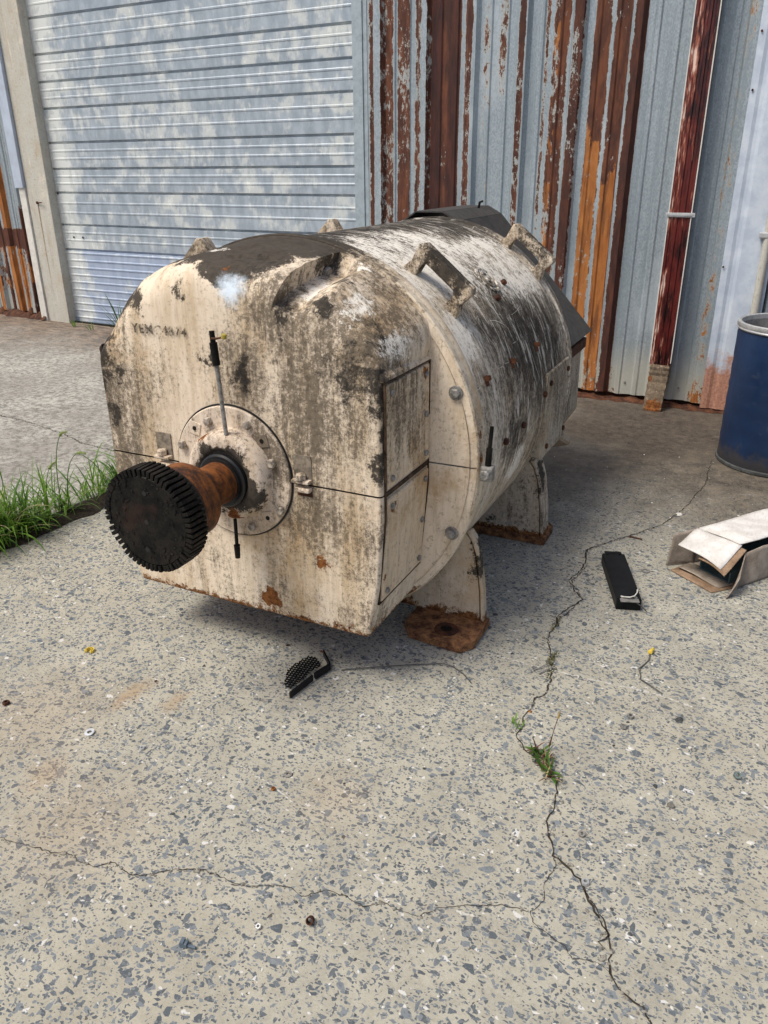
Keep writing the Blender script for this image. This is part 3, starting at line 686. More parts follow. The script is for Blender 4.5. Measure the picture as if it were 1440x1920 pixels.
wl = wear_mesh(bm, '', 'corrugated_wall', cl_, [.13, .25, .4, .6, .74, .78, .84, .9, .96, 1.02, 1.1, 1.4, 1.6, 2.2, 3, 4.2],
    lambda x, z: (x, 5.84 - ribprof(x, MAJL, MINL) + .01 * mnoise.noise(Vector((x * 3, z * 2, 0))) - (.03 * max(0, .5 - z) if x > -7.6 else 0), z + (.02 * mnoise.noise(Vector((x * 12, 0, 0))) if z < .2 else 0)), wear_l, M['sheet'])
tag(wl, 'ribbed galvanised siding with a ragged rust band and orange runs, at the left edge beside the door post', 'wall')
bm = bmesh.new(); box(bm, (-8.78, 5.93, 2.1), (2.9, .06, 4.2)); obj('backing', bm, M['dark_rust'], wl)
d2 = debris('rust_scale', -9.5, -7.25, 5.80, gz(-7.6), .07, M['dark_rust'], 4.4, 'heap of dark rust flakes at the foot of the left siding', 'rust debris'); d2['kind'] = 'stuff'
# ================================================================== THE MACHINE
ZC = 0.678
mot = empty('electric_motor', (-1.515, 1.80, 0), 0.045, 'huge grimy cream-painted electric motor with lifting lugs, standing on four rusty feet', 'electric motor')
BLK = [((-0.13, 0.31, 1.38), .27, (.72, 1.05, 1), .3, 1.1), ((0.015, .11, 1.37), .150, (.95, .8, 1), .25, 1.1), ((.335, .03, 1.20), .04, (1, 1, 1), .8, .8), ((.30, .18, 1.25), .04, (1, .6, 1), .8, .7), ((-.50, .02, 1.0), .06, (1, 1, .6), .8, .9), ((-.51, .03, .90), .05, (1, 1, .6), .8, .9), ((-.47, 0, .80), .03, (1, 1, .5), .9, .8), ((-.30, .0, .62), .02), ((.42, 0, 1.02), .05, (.8, 1, .5), .9, .6), ((.505, .01, .80), .03, (1, 1, .25), .9, .8), ((-0.40, 0.10, 1.22), .10, (1, .7, 1), .6), ((-0.50, 0.14, 1.02), .09, (1, .7, .7), .6, .8),
       ((-0.50, 0.08, 0.90), .07, (1, .8, .8), .6, .8), ((0.43, 0.10, 1.09), .075, (1, 1, 1), .9, .6), ((0.36, 0.26, 1.17), .07, (1, 1, 1), .8, .7), ((0.50, 0.02, 0.99), .06, (1, 1, .6), .8, .7), ((-0.05, 0, 1.015), .028, (.6, 1, 1.3), .8, .8),
       ((0.045, 0, 0.985), .035, (1, 1, .5), .9, .75), ((0.20, 0.02, 1.16), .04, (1, 1, .5), .8, .7), ((-.33, 0, 1.20), .035, (1, 1, .6), .9, .8), ((-.44, 0, 0.93), .03, (1, 1, .7), .9, .7), ((-.47, 0, 1.06), .04, (1, 1, .7), .9, .7), ((-.17, 0, 1.21), .025, (1, 1, .6), .9, .6),
       ((0.34, 0.0, 1.06), .04, (.5, 1, .8), .9, .5)]
GRY = [((0.42, 0, 0.98), .30, (1, 1, .7), .9, .75), ((-.50, 0, .8), .12, (1, 1, .3), .9, 1.2), ((.08, 0, .98), .12, (1, 1, .6), .9, .9), ((0, 0, .28), .3, (.6, 1, 2), .8, .4), ((0.30, 0.0, 0.80), .20, (1, 1, .5), .8, .9), ((0.46, 0.1, 0.50), .14, (1, 1, .5), .7, .8), ((0.40, 0.22, 1.18), .22, (1, 1, 1), .6, .6), ((-.48, .1, .95), .18, (1, 1, .6), .7, .8),
       ((0.15, 0.05, 1.17), .14, (1, 1, 1), .7, 1.0), ((.42, 0, .26), .12, (1, 1, 1), .8, .7)]
M['bell'] = paint_mat('cream_enamel_end_bell', grime=0.05, black=BLK, grey=GRY, chips=(((0.485, 0.15, 1.09), .075, (1, .6, 1), .95), ((0.385, 0.13, 1.18), .07, (1, .5, 1), .95), ((.24, .12, 1.24), .05, (1.4, .35, 1)), ((0.30, .31, 1.27), .035), ((-.12, .17, 1.32), .035, (.7, 1, 1))),
                      rust=(((0.10, 0, 0.25), .035, (.8, 1, 1)), ((0.30, 0, .42), .025, (1, 1, 1)), ((0.0, 0.05, 1.27), .02)), rustlow=0.232, spray=((0.03, 0.01, 1.235), .036), streak=(8, 8, 1.1), tan=.8)
M['panel'] = paint_mat('cream_enamel_side_panel', (0.76, 0.61, 0.44), grime=0.15, grey=(((.52, .12, .95), .20, (1, 1, .8), .9, .8),), streak=(9, 9, 1.0), tan=1.0, rust=(((.515, .07, .62), .016), ((.51, .04, .40), .015), ((.515, .30, .98), .02)))
M['cap'] = paint_mat('cream_enamel_bearing_cap', (0.72, 0.61, 0.50), grime=0.25, tan=.3, rust=(((0.02, -.07, .57), .03), ((-.06, -.07, .82), .025)), grey=(((.13, -.01, .74), .1, (1, 1, 1), .6, 1.2),))
M['hub'] = paint_mat('cream_enamel_bearing_hub', (0.72, 0.61, 0.50), grime=0.4, tan=.4, black=(((.012, -.07, .672), .112, (1, .3, 1), .2, .95),), rust=(((.03, -.06, .56), .03), ((-.08, -.06, .80), .02)))
M['foot'] = paint_mat('cream_enamel_foot', (0.62, 0.53, 0.42), grime=0.15, black=(((.47, .5, .24), .05, (1, 1, .7), .9, .6), ((.645, .5, .28), .03, (1, 1, .25), .8, .7), ((.45, 1.3, .08), .04, (.5, 1, 1.4), .9, .6), ((.66, 1.3, .36), .05, (1, 1, .4), .7, .9), ), rustlow=0.085, tan=.5)
M['base'] = rust_mat('rusty_foot_plate', (0.065, 0.024, 0.014), (0.36, 0.175, 0.075), 22, (1, 1, 1), .85, .7)
M['lug'] = paint_mat('lug_enamel', (0.74, 0.63, 0.50), grime=.75, tan=.6, black=(((.47, .575, 1.25), .12, (1, 1, 1), .8, .75), ((.47, 1.565, 1.25), .12, (1, 1, 1), .9, .6)))
M['rear'] = paint_mat('rear_enamel', (0.46, 0.42, 0.35), grime=0.45, tan=.3, rustlow=0.33)

OUT = [(0, 1.308), (.17, 1.306), (.25, 1.283), (.33, 1.245), (.40, 1.185), (.46, 1.115), (.495, 1.05), (.507, .985), (.510, .60), (.495, .38), (.462, .190), (0, .187)]
OUT = OUT + [(-x, z) for x, z in OUT[-2:0:-1]]
def r_out(th):
    d = Vector((math.cos(th), math.sin(th))); best = 9
    for (a, b) in zip(OUT, OUT[1:] + OUT[:1]):
        ax, az = a[0], a[1] - ZC; bx, bz = b[0] - a[0], b[1] - a[1]
        den = d.x * bz - d.y * bx
        if abs(den) < 1e-9: continue
        t = (ax * bz - az * bx) / den; u = (ax * d.y - az * d.x) / den
        if t > 0 and -1e-6 <= u <= 1 + 1e-6: best = min(best, t)
    return best
YF = 0.345
THW = 71.4
def pocket(thd, y):
    """hollow on the upper right shoulder, steep wall on its left"""
    yy = max(0, min(1, y / .29))
    hi = THW; lo = 56.0
    if not lo < thd < hi: return 0
    u = (hi - thd) / (hi - lo); cut = .34 - .10 * yy
    p = 1.0 if u < cut else 1 - smooth01((u - cut) / (1 - cut) * (1.25 + .6 * yy))
    D = (0.072 - 0.018 * yy) * smooth01((y + .012) / .05) * (1 if y < .29 else max(0, (.325 - y) / .035))
    return D * p
def bell_half(t0, t1, n_):
    bm = bmesh.new(); rings = None; prev = None
    for i in range(n_ + 1):
        th = t0 + (t1 - t0) * i / n_
        if abs(math.degrees(th) - THW - .45) <= .45: th = math.radians(THW + .02)
        elif abs(math.degrees(th) - THW + .45) < .45: th = math.radians(THW - .10)
        thd = math.degrees(th) % 360
        ro = sum(r_out(th + math.radians(k * .6)) for k in (-1, 0, 1)) / 3
        up = smooth01((ro * math.sin(th) + ZC - 0.99) / 0.12)
        up_left = up * (1 if 100 < thd < 180 else 0)
        fr = 0.012 + up * (0.05 + 0.055 * smooth01((thd - 40) / 14) * smooth01((100 - thd) / 16)) + .03 * up_left
        rc = 0.672; pts = []
        po = pocket(thd, 0)
        for fr_ in (0.30, .42, .55, .7, .82, .92):
            r = (ro - fr - po) * fr_; pts.append((r, 0.0))
        nf = 7
        for k in range(nf + 1):
            a = k / nf * PI / 2; yk = fr - fr * math.cos(a)
            pts.append((ro - fr + fr * math.sin(a) - pocket(thd, yk), yk))
        ns = 20
        for k in range(1, ns + 1):
            y = fr + (YF - .008 - fr) * k / ns; t = (y / YF)
            r = ro + up * (rc - ro) * smooth01(t) * 1.0
            pts.append((r - pocket(thd, y), y))
        pts.append((max(pts[-1][0], rc - .01 if up < .5 else rc), YF - .004)); pts.append((rc + .004, YF))
        vs = []
        for (r, y) in pts:
            w = 0.0022 * mnoise.noise(Vector((math.cos(th) * r * 6, y * 6, math.sin(th) * r * 6)))
            zz = ZC + r * math.sin(th)
            vs.append(bm.verts.new((r * math.cos(th), y + w, zz)))
        if prev:
            for a in range(len(vs) - 1): bm.faces.new((prev[a], prev[a + 1], vs[a + 1], vs[a]))
        prev = vs
    # split line lips
    return bm
e_ = 0.0035
bm = bell_half(0, PI, 200)
for v in bm.verts:
    if v.co.z < ZC + .0025: v.co.z = ZC + .0025
bellu = obj('end_bell_upper', bm, M['bell'], mot, smooth=38)
bm = bell_half(PI, 2 * PI, 130)
for v in bm.verts:
    if v.co.z > ZC - .0025: v.co.z = ZC - .0025
belll = obj('end_bell_lower', bm, M['bell'], mot, smooth=38)
# dark web just behind the split so the joint reads as a closed seam
bm = bmesh.new(); box(bm, (0, YF / 2 + .012, ZC), (0.985, YF - .02, .02)); obj('gasket', bm, M['dark_rust'], mot)

M['groove'] = simple('grimy_seam', (.11, .062, .035), .9, 0, .6, 30)
# side cover panels, both sides
for sgn in (1, -1):
    for (za, zb, xa, xb) in ((0.692, 1.005, .509, .507), (0.315, 0.664, .4865, .5095)):
        bm = bmesh.new(); x1 = .009
        P = [(sgn * (xa + .0005), za), (sgn * (xb + .0005), zb), (sgn * (xb + x1), zb - .004), (sgn * (xa + x1), za + .004)]
        prism(bm, [(x, 0.028, z) for x, z in P], (0, .300, 0)); bevel_bm(bm, .002, 1)
        pn = obj('cover_panel', bm, M['panel'], mot)
        for (y, z) in ((.055, za + .03), (.30, za + .03), (.055, zb - .03), (.30, zb - .03), (.30, (za + zb) / 2)):
            bm = bmesh.new(); xx = sgn * (xa + (xb - xa) * (z - za) / (zb - za) + x1)
            cyl(bm, (xx, y, z), (sgn, 0, 0), .0105, .008, 6, bev=.002); obj('bolt', bm, M['dull_steel'], pn)
    # dark recess line framing the panels
    bm = bmesh.new()
    for (y, z0, z1) in ((.019, .31, 1.012), (.337, .31, 1.012)):
        P = [(sgn * (.484 + .0265 * min(1, (z - .31) / .29) + .0045), z) for z in (z0, .6, z1)]
        for (a, b) in zip(P[:-1], P[1:]):
            prism(bm, [(a[0] - sgn * .006, y, a[1]), (b[0] - sgn * .006, y, b[1]), (b[0] + sgn * .001, y, b[1]), (a[0] + sgn * .001, y, a[1])], (0, .0035, 0))
    for z, xx in ((1.009, .5085), (.678, .5085), (.31, .485)):
        box(bm, (sgn * (xx + .0015), .178, z), (.008, .318, .004 if z != .678 else .013))
    obj('panel_groove', bm, M['groove'], mot)
    # angled brow over the panels
    bm = bmesh.new(); prism(bm, [(sgn * .500, .014, 1.012), (sgn * .5145, .014, 1.012), (sgn * .512, .014, 1.022), (sgn * .500, .014, 1.035)], (0, .325, 0)); bevel_bm(bm, .002, 2)
    obj('panel_brow', bm, M['bell'], mot)

# bolts on the bell wall
for (x, y, z, r) in ((.60, YF - .004, .915, .019), (.60, YF - .004, .440, .019), (-.60, YF - .004, .915, .019), (-.60, YF - .004, .44, .019)):
    bm = bmesh.new(); cyl(bm, (x, y, z), (0, -1, 0), r * 1.25, .004, 16, bev=.001); cyl(bm, (x, y - .004, z), (0, -1, 0), r * .85, .013, 6, bev=.003); obj('flange_bolt', bm, M['dull_steel'], mot)
bm = bmesh.new(); cyl(bm, (0.2, .262, 1.262), (1, 0, -.33), .019, .012, 16, bev=.002); obj('flange_bolt', bm, M['dull_steel'], mot)

# shell with its bolting rings
def ring_prof(R0):
    return None
M['shell'] = paint_mat('scuffed_shell_enamel', (0.66, 0.59, 0.49), grime=0.30, streak=(2.2, 9, 2.2), scuff=.62, soft=.35, tan=.5,
    black=(((-.26, .70, 1.33), .36, (.75, .5, 1), .6, 1.15), ((-0.1, 1.45, 1.33), .30, (.6, .7, 1), .7, 1), ((.60, 1.05, .95), .21, (1, .5, .8), 1, .8), ((.64, .80, .66), .13, (1, .8, .8), 1, .75), ((.62, 1.35, .90), .14, (1, .9, .8), 1, .75), ((.55, .75, 1.02), .09, (1, .8, .8), 1, .7), ((.45, 1.45, 1.1), .12, (1, .9, .8), .8, .5)),
    grey=(((.60, 1.1, .92), .36, (1, .6, .8), .9, .9), ((.25, .8, 1.3), .22, (1, 1, 1), .8, .6), ((-.1, .9, 1.35), .4, (1, .6, 1), .6, 1.6)), chips=(((.30, .75, 1.27), .30, (1, .5, 1)), ((.42, 1.3, 1.2), .25, (1, .6, 1)), ((.55, .5, 1.05), .14), ((.65, .9, .5), .12)))
SH0, SH1 = YF + .040, 1.62
prof = [(0.655, SH0 - .05), (.655, SH0 + .03), (.662, SH0 + .045)]
for i in range(1, 30): prof.append((.662 + .001 * math.sin(i * 1.7), SH0 + .045 + (SH1 - SH0 - .09) * i / 30))
prof += [(.662, SH1 - .045), (.668, SH1 - .040), (.668, SH1), (.60, SH1)]
def yl(bm, prof, segs=160):
    lathe(bm, [(r, y) for r, y in prof], segs, Matrix.Translation((0, 0, ZC)) @ Matrix.Rotation(-PI / 2, 4, 'X'), False, False)
bm = bmesh.new(); yl(bm, prof); shell = obj('shell', bm, M['shell'], mot, smooth=35)
bm = bmesh.new(); yl(bm, [(.64, YF + .001), (.678, YF + .001), (.682, YF + .006), (.682, YF + .036), (.678, YF + .040), (.654, YF + .042)])
M['ring'] = paint_mat('ring_enamel', (0.74, 0.64, 0.50), grime=.35, tan=.8, streak=(4, 4, 4), black=(((-.1, .37, 1.36), .30, (.8, 1, 1), .5, 1.0),), rust=(((.58, .37, .98), .022), ((.66, .37, .78), .02), ((.68, .37, .7), .015)))
obj('front_ring', bm, M['ring'], mot, smooth=35)
bm = bmesh.new(); yl(bm, [(.657, YF + .060), (.671, YF + .062), (.674, YF + .068), (.674, YF + .092), (.671, YF + .098), (.657, YF + .100)])
obj('second_ring', bm, M['ring'], mot, smooth=35)
bm = bmesh.new(); yl(bm, [(.652, YF + .0405), (.6565, YF + .043), (.6565, YF + .058), (.652, YF + .0595)]); obj('ring_groove', bm, M['groove'], mot, smooth=35)
def onR(ang, y, r=.663):
    a = math.radians(ang); return Vector((r * math.cos(a), y, ZC + r * math.sin(a)))
# small torn brackets on the shell
for ang, y in ((20, .557), (20, .834), (20, 1.143)):
    bm = bmesh.new(); R_ = Matrix.Translation(onR(ang, y)) @ Matrix.Rotation(-math.radians(ang), 4, 'Y')
    t = bmesh.new(); box(t, (.002, 0, 0), (.006, .022, .036), bevel=.002); box(t, (.011, -.009, .008), (.018, .004, .018)); box(t, (.009, .009, .006), (.014, .004, .014)); t.transform(R_); merge(bm, t)
    obj('torn_bracket', bm, M['dark_rust'], mot)
for ang, y in ((-1, .672), (-1, .883), (3, 1.17), (44, 1.14), (40, .98)):
    bm = bmesh.new(); a = math.radians(ang); cyl(bm, onR(ang, y, .658), (math.cos(a), 0, math.sin(a)), .013, .018, 6, bev=.003); obj('plug', bm, M['dark_rust'], mot)
# round cast boss with raised rings
bm = bmesh.new(); a = math.radians(47); m_ = Matrix.Translation(onR(47, 1.03, .657)) @ axis_rot((math.cos(a), 0, math.sin(a)))
lathe(bm, [(.062, 0), (.060, .009), (.052, .010), (.050, .006), (.038, .006), (.036, .010), (.028, .010), (.026, .006), (.014, .006), (.012, .012), (.004, .012)], 40, m_); obj('round_boss', bm, M['shell'], mot, smooth=30)
# flat cover near the back of the shell, both sides
for sgn in (1, -1):
    bm = bmesh.new(); box(bm, (sgn * .638, 1.385, .605), (.055, .36, .36), bevel=.006); cv = obj('shell_cover', bm, M['rear'], mot)
    for (y, z) in ((1.25, .74), (1.25, .47), (1.53, .74), (1.53, .47)):
        bm = bmesh.new(); cyl(bm, (sgn * .666, y, z), (sgn, 0, 0), .012, .009, 6, bev=.002); obj('bolt', bm, M['dark_rust'], cv)

# thin bright scuffs left by chains and straps, each a shallow raised burr of paint
M['scuff'] = simple('bare_scuff', (0.80, 0.76, 0.68), .8, 0, .1, 80, 0)
bm = bmesh.new(); rs = random.Random(12)
for i in range(190):
    y = rs.uniform(.42, 1.58); ang = rs.gauss(55, 16) if i % 6 else rs.uniform(15, 100); L = rs.uniform(.02, .16) * (1 if rs.random() < .8 else 1.8)
    dr = rs.gauss(0.35, .5) + (PI / 2 if rs.random() < .25 else 0); n_ = 9; prev = None; cv = rs.uniform(-.5, .5); ww = rs.uniform(.0004, .0010)
    for k in range(n_):
        t = k / (n_ - 1); s_ = (t - .5) * L; dd = dr + cv * (t - .5)
        aa = math.radians(ang) + s_ * math.cos(dd) / .66; yy = y + s_ * math.sin(dd); w2 = ww * math.sin(PI * min(.97, max(.03, t))) ** .5
        if not (.41 < yy < 1.57): prev = None; continue
        q = [bm.verts.new((.6645 * math.cos(aa + e * w2 * math.sin(dd) / .66), yy - e * w2 * math.cos(dd), ZC + .6645 * math.sin(aa + e * w2 * math.sin(dd) / .66))) for e in (-1, 1)]
        if prev: bm.faces.new((prev[0], prev[1], q[1], q[0]))
        prev = q
me2 = shell.data; me2.materials.append(M['scuff']); nf0 = len(me2.polygons); b2 = bmesh.new(); b2.from_mesh(me2)
tmp = bpy.data.meshes.new('t'); bm.to_mesh(tmp); bm.free(); b2.from_mesh(tmp); b2.faces.ensure_lookup_table(); bpy.data.meshes.remove(tmp)
for f in b2.faces[nf0:]: f.material_index = 1
b2.to_mesh(me2); b2.free()
# lifting lugs: thick rectangular eyes
def lug(y, sgn, ca=50.5, half=.120, th=.052, dr=0.0):
    a = math.radians(ca); t = bmesh.new()
    # local: u tangential, v radial, extruded along y
    outer = [(-half - .008, -.05), (-half + .012, .035), (-half + .002, .090), (-half + .014, .103), (half - .014, .103), (half - .002, .090), (half - .012, .035), (half + .03, -.05)]
    inner = [(-half + .054, -.014), (-half + .048, .046), (-half + .058, .058), (half - .058, .058), (half - .048, .046), (half - .054, -.014)]
    vo = [[t.verts.new((u, yy, v)) for u, v in outer] for yy in (-th / 2, th / 2)]
    vi = [[t.verts.new((u, yy, v)) for u, v in inner] for yy in (-th / 2, th / 2)]
    n_ = len(outer)
    for k in range(n_ - 1): t.faces.new((vo[0][k], vo[0][k + 1], vo[1][k + 1], vo[1][k]))
    for k in range(len(inner) - 1): t.faces.new((vi[0][k], vi[1][k], vi[1][k + 1], vi[0][k + 1]))
    for s in (0, 1):
        o_, i_ = vo[s], vi[s]
        F = [(o_[0], o_[1], i_[1], i_[0]), (o_[1], o_[2], i_[2], i_[1]), (o_[2], o_[3], i_[2]), (o_[3], o_[4], i_[3], i_[2]), (o_[4], o_[5], i_[3]), (o_[5], o_[6], i_[4], i_[3]), (o_[6], o_[7], i_[5], i_[4])]
        for f_ in F: t.faces.new(f_ if s == 0 else f_[::-1])
    bmesh.ops.recalc_face_normals(t, faces=t.faces)
    bevel_bm(t, .006, 2, 25)
    R_ = Matrix.Translation(Vector(((0.652 + dr) * math.cos(a), y, ZC + (.652 + dr) * math.sin(a)))) @ Matrix.Rotation(PI / 2 - a, 4, 'Y')
    t.transform(R_)
    if sgn < 0:
        for v in t.verts: v.co.x = -v.co.x
    return t
for y in (.575, 1.565):
    obj('lifting_lug', lug(y, 1), M['lug'], mot); obj('lifting_lug', lug(y, -1, 44, .125, .062, .052 if y < 1 else .068), M['lug'], mot)

# rear housing with folded sheet hood
R8 = [(-.10, 1.318), (.07, 1.318), (.595, .765), (.600, .40), (.47, .20), (-.47, .20), (-.600, .40), (-.595, .765)]
bm = bmesh.new(); prism(bm, [(x, SH1 + .001, z) for x, z in R8], (0, .50, 0)); bevel_bm(bm, .015, 2); rh = obj('rear_housing', bm, M['rear'], mot, smooth=30)
bm = bmesh.new(); prism(bm, [(x * .72, SH1 + .50, .76 + (z - .76) * .72) for x, z in R8], (0, .14, 0)); bevel_bm(bm, .02, 2); obj('rear_boss', bm, M['rear'], rh)
bm = bmesh.new()
Hd = [(-.61, .785), (-.20, 1.300), (-.10, 1.362), (.03, 1.362), (.10, 1.325), (.61, .775)]
for (a, b) in zip(Hd[:-1], Hd[1:]):
    d = Vector((b[0] - a[0], b[1] - a[1])).normalized(); nn = Vector((-d.y, d.x)) * .006
    prism(bm, [(a[0], SH1 - .005, a[1]), (b[0], SH1 - .005, b[1]), (b[0] + nn.x, SH1 - .005, b[1] + nn.y), (a[0] + nn.x, SH1 - .005, a[1] + nn.y)], (0, .62, 0))
M['hood'] = simple('sooty_sheet_hood', (0.065, 0.061, 0.056), .75, 0, .3, 30, .3)
obj('hood', bm, M['hood'], mot)
bm = bmesh.new(); box(bm, (.585, SH1 + .28, .735), (.05, .50, .05), bevel=.006); obj('hood_rail', bm, M['dark_rust'], mot)
bm = bmesh.new(); prism(bm, [(.40, SH1 + .02, .36), (.62, SH1 + .06, .37), (.60, SH1 + .42, .22), (.40, SH1 + .44, .16), (.30, SH1 + .3, .12)], (0, 0, .05)); bevel_bm(bm, .01, 1); obj('lower_flare', bm, M['foot'], mot)
bm = bmesh.new(); tube(bm, [(.09, SH1 + .3, 1.37), (.095, SH1 + .3, 1.395), (.11, SH1 + .3, 1.40)], .006); obj('hook', bm, M['black_iron'], mot)
for (x, y) in ((-.25, .62), (-.15, .63), (-.3, 1.2)):
    bm = bmesh.new(); zt = ZC + math.sqrt(.663 ** 2 - x * x); box(bm, (x, y, zt + .003), (.05, .02, .014), bevel=.004); obj('tar_lump', bm, M['black_iron'], mot)

# feet
for sgn in (1, -1):
    for (y0, y1, yw) in ((.306, .520, .485), (1.26, 1.46, 1.27)):
        f_ = empty('foot', (0, 0, 0)); f_.parent = mot
        bm = bmesh.new(); c0 = .05
        fr = yw > y0 + .1
        P = [(.36, y0), (.655 if fr else .69, y0), (.69, y0 + (.05 if fr else 0)), (.69, y1 - (0 if fr else .05)), (.655 if not fr else .69, y1), (.36, y1)]
        if fr: P[0] = (.455, y0 + .015); P.insert(0, (.415, y0 + .07)); P[-1] = (.415, y1)
        prism(bm, [(sgn * x, y, 0.003) for x, y in P], (0, 0, .034)); bevel_bm(bm, .004, 2)
        bp = obj('foot_plate', bm, M['base'], f_)
        hy = y0 + .075 if fr else y1 - .06
        bm = bmesh.new(); cyl(bm, (sgn * .575, hy, .0365), (0, 0, 1), .044, .004, 24, bev=.0015); cyl(bm, (sgn * .575, hy, .0402), (0, 0, 1), .027, .0012, 20); obj('bolt_seat', bm, M['dark_rust'], bp)
        bm = bmesh.new(); cyl(bm, (sgn * .575, hy, .0412), (0, 0, 1), .021, .0008, 20); obj('bolt_hole', bm, M['black_iron'], bp)
        bm = bmesh.new()
        P = [(.335, .036), (.663, .036), (.655, .16), (.635, .30), (.615, .355), (.585, .39), (.50, .34), (.30, .20), (.28, .10)]
        prism(bm, [(sgn * x, yw, z) for x, z in P], (0, .028, 0)); bevel_bm(bm, .004, 2); obj('foot_web', bm, M['foot'], f_)
        bm = bmesh.new()
        P = [(.668, .036), (.660, .16), (.640, .30), (.618, .360), (.600, .385), (.614, .39), (.632, .365), (.652, .30), (.672, .16), (.680, .036)]
        prism(bm, [(sgn * x, yw - .004, z) for x, z in P], (0, .036 if fr else .10, 0)); bevel_bm(bm, .003, 1); obj('foot_lip', bm, M['foot'], f_)
        if not fr:
            bm = bmesh.new(); box(bm, (sgn * .5, yw + .11, .20), (.024, .17, .31), bevel=.003); obj('gusset', bm, M['foot'], f_)

M['capbolt'] = simple('painted_bolt', (.52, .45, .37), .6, 0, .55, 45, .3)
# bearing cap on the face
cx0, cz0 = -.003, .680
def fl_(bm, prof, segs=64, x=cx0, z=cz0): lathe(bm, prof, segs, Matrix.Translation((x, 0, z)) @ Matrix.Rotation(PI / 2, 4, 'X'))
bm = bmesh.new(); fl_(bm, [(.218, -.004), (.218, .0030), (.2155, .0032), (.2125, .0032)]); obj('cap_groove', bm, M['seal'], mot)
bm = bmesh.new(); fl_(bm, [(.212, .002), (.212, .009), (.209, .012), (.150, .012)]); cap = obj('bearing_cap', bm, M['cap'], mot, smooth=35)
bm = bmesh.new(); fl_(bm, [(.146, .010), (.143, .030), (.141, .050), (.134, .062), (.122, .067), (.100, .068), (.090, .066), (.084, .058)], 72, cx0 + .006, cz0 + .002); hub = obj('bearing_hub', bm, M['hub'], mot, smooth=50)
for (x, z) in ((-.186, .748), (-.075, .838), (.070, .845), (.150, .735), (.172, .585), (.060, .508), (-.13, .53), (-.19, .62)):
    bm = bmesh.new(); cyl(bm, (x, -.011, z), (0, -1, 0), .0145, .016, 6, bev=.003); obj('bolt', bm, M['capbolt'], cap)
for (x, z) in ((-.132, .808), (.118, .800), (.120, .548), (-.16, .56)):
    bm = bmesh.new(); box(bm, (x, -.0125, z), (.042, .005, .042), Matrix.Rotation(-.25 * (1 if x > 0 else -1), 4, 'Y'), bevel=.002); sb = obj('square_boss', bm, M['cap'], cap)
    bm = bmesh.new(); cyl(bm, (x, -.0145, z), (0, -1, 0), .0075, .0012, 12); obj('port', bm, M['black_iron'], sb)
# shaft, hub and toothed coupling
sx, sz = 0.002, .674
bm = bmesh.new(); fl_(bm, [(.086, .060), (.086, .074), (.080, .078), (.066, .078)], 48, sx, sz); fl_(bm, [(.073, .079), (.073, .086), (.064, .086)], 48, sx, sz); obj('shaft_seal', bm, M['seal'], mot, smooth=30)
shaft = empty('shaft_coupling', (0, 0, 0)); shaft.parent = mot
bm = bmesh.new(); fl_(bm, [(.066, .05), (.064, .165), (.068, .182), (.076, .200), (.094, .212), (.106, .220), (.112, .232), (.112, .300), (.108, .306), (.09, .306)], 64, sx, sz); obj('shaft', bm, M['rust_orange'], shaft, smooth=40)
bm = bmesh.new(); fl_(bm, [(.108, .300), (.120, .302), (.126, .310), (.132, .318), (.132, .330), (.132, .334)], 64, sx, sz); obj('collar', bm, M['seal'], shaft, smooth=30)
bm = bmesh.new(); fl_(bm, [(.128, .332), (.134, .334), (.134, .402), (.129, .407), (.05, .4085), (.01, .409)], 72, sx, sz)
rg = random.Random(8)
for i in range(70):
    a = rg.uniform(0, 2 * PI); r = rg.uniform(.07, .132); s = rg.uniform(.002, .006); t = bmesh.new(); bmesh.ops.create_icosphere(t, subdivisions=1, radius=1)
    t.transform(Matrix.Translation((sx + r * math.cos(a), -.4085, sz + r * math.sin(a))) @ Matrix.Rotation(rg.random() * 3, 4, 'Y') @ Matrix.Diagonal((s * 1.6, .0018, s, 1))); merge(bm, t)
obj('coupling_disc', bm, M['black_iron'], shaft, smooth=30)
bm = bmesh.new(); NTH = 58
for i in range(NTH):
    a = 2 * PI * i / NTH; rr = random.Random(i)
    ln = .070 - (rr.uniform(.005, .014) if rr.random() < .04 else rr.uniform(0, .003)); t = bmesh.new(); box(t, (.142 - rr.uniform(0, .002), 0, (.070 - ln) / 2 * (1 if rr.random() < .5 else -1)), (.021 + rr.uniform(-.0025, .001), .0108, ln), Matrix.Rotation(rr.gauss(0, .02), 4, 'X'), bevel=.0018)
    t.transform(Matrix.Translation((sx, -.374 + rr.uniform(-.001, .001), sz)) @ Matrix.Rotation(-a, 4, 'Y') @ Matrix.Rotation(PI / 2, 4, 'X')); merge(bm, t)
obj('gear_teeth', bm, M['black_iron'], shaft)
for (x, z) in ((0, 0), (.005, .085), (-.01, -.085)):
    bm = bmesh.new(); cyl(bm, (sx + x, -.4088, sz + z), (0, -1, 0), .0075, .0016, 14); obj('dowel_hole', bm, M['seal'], shaft)
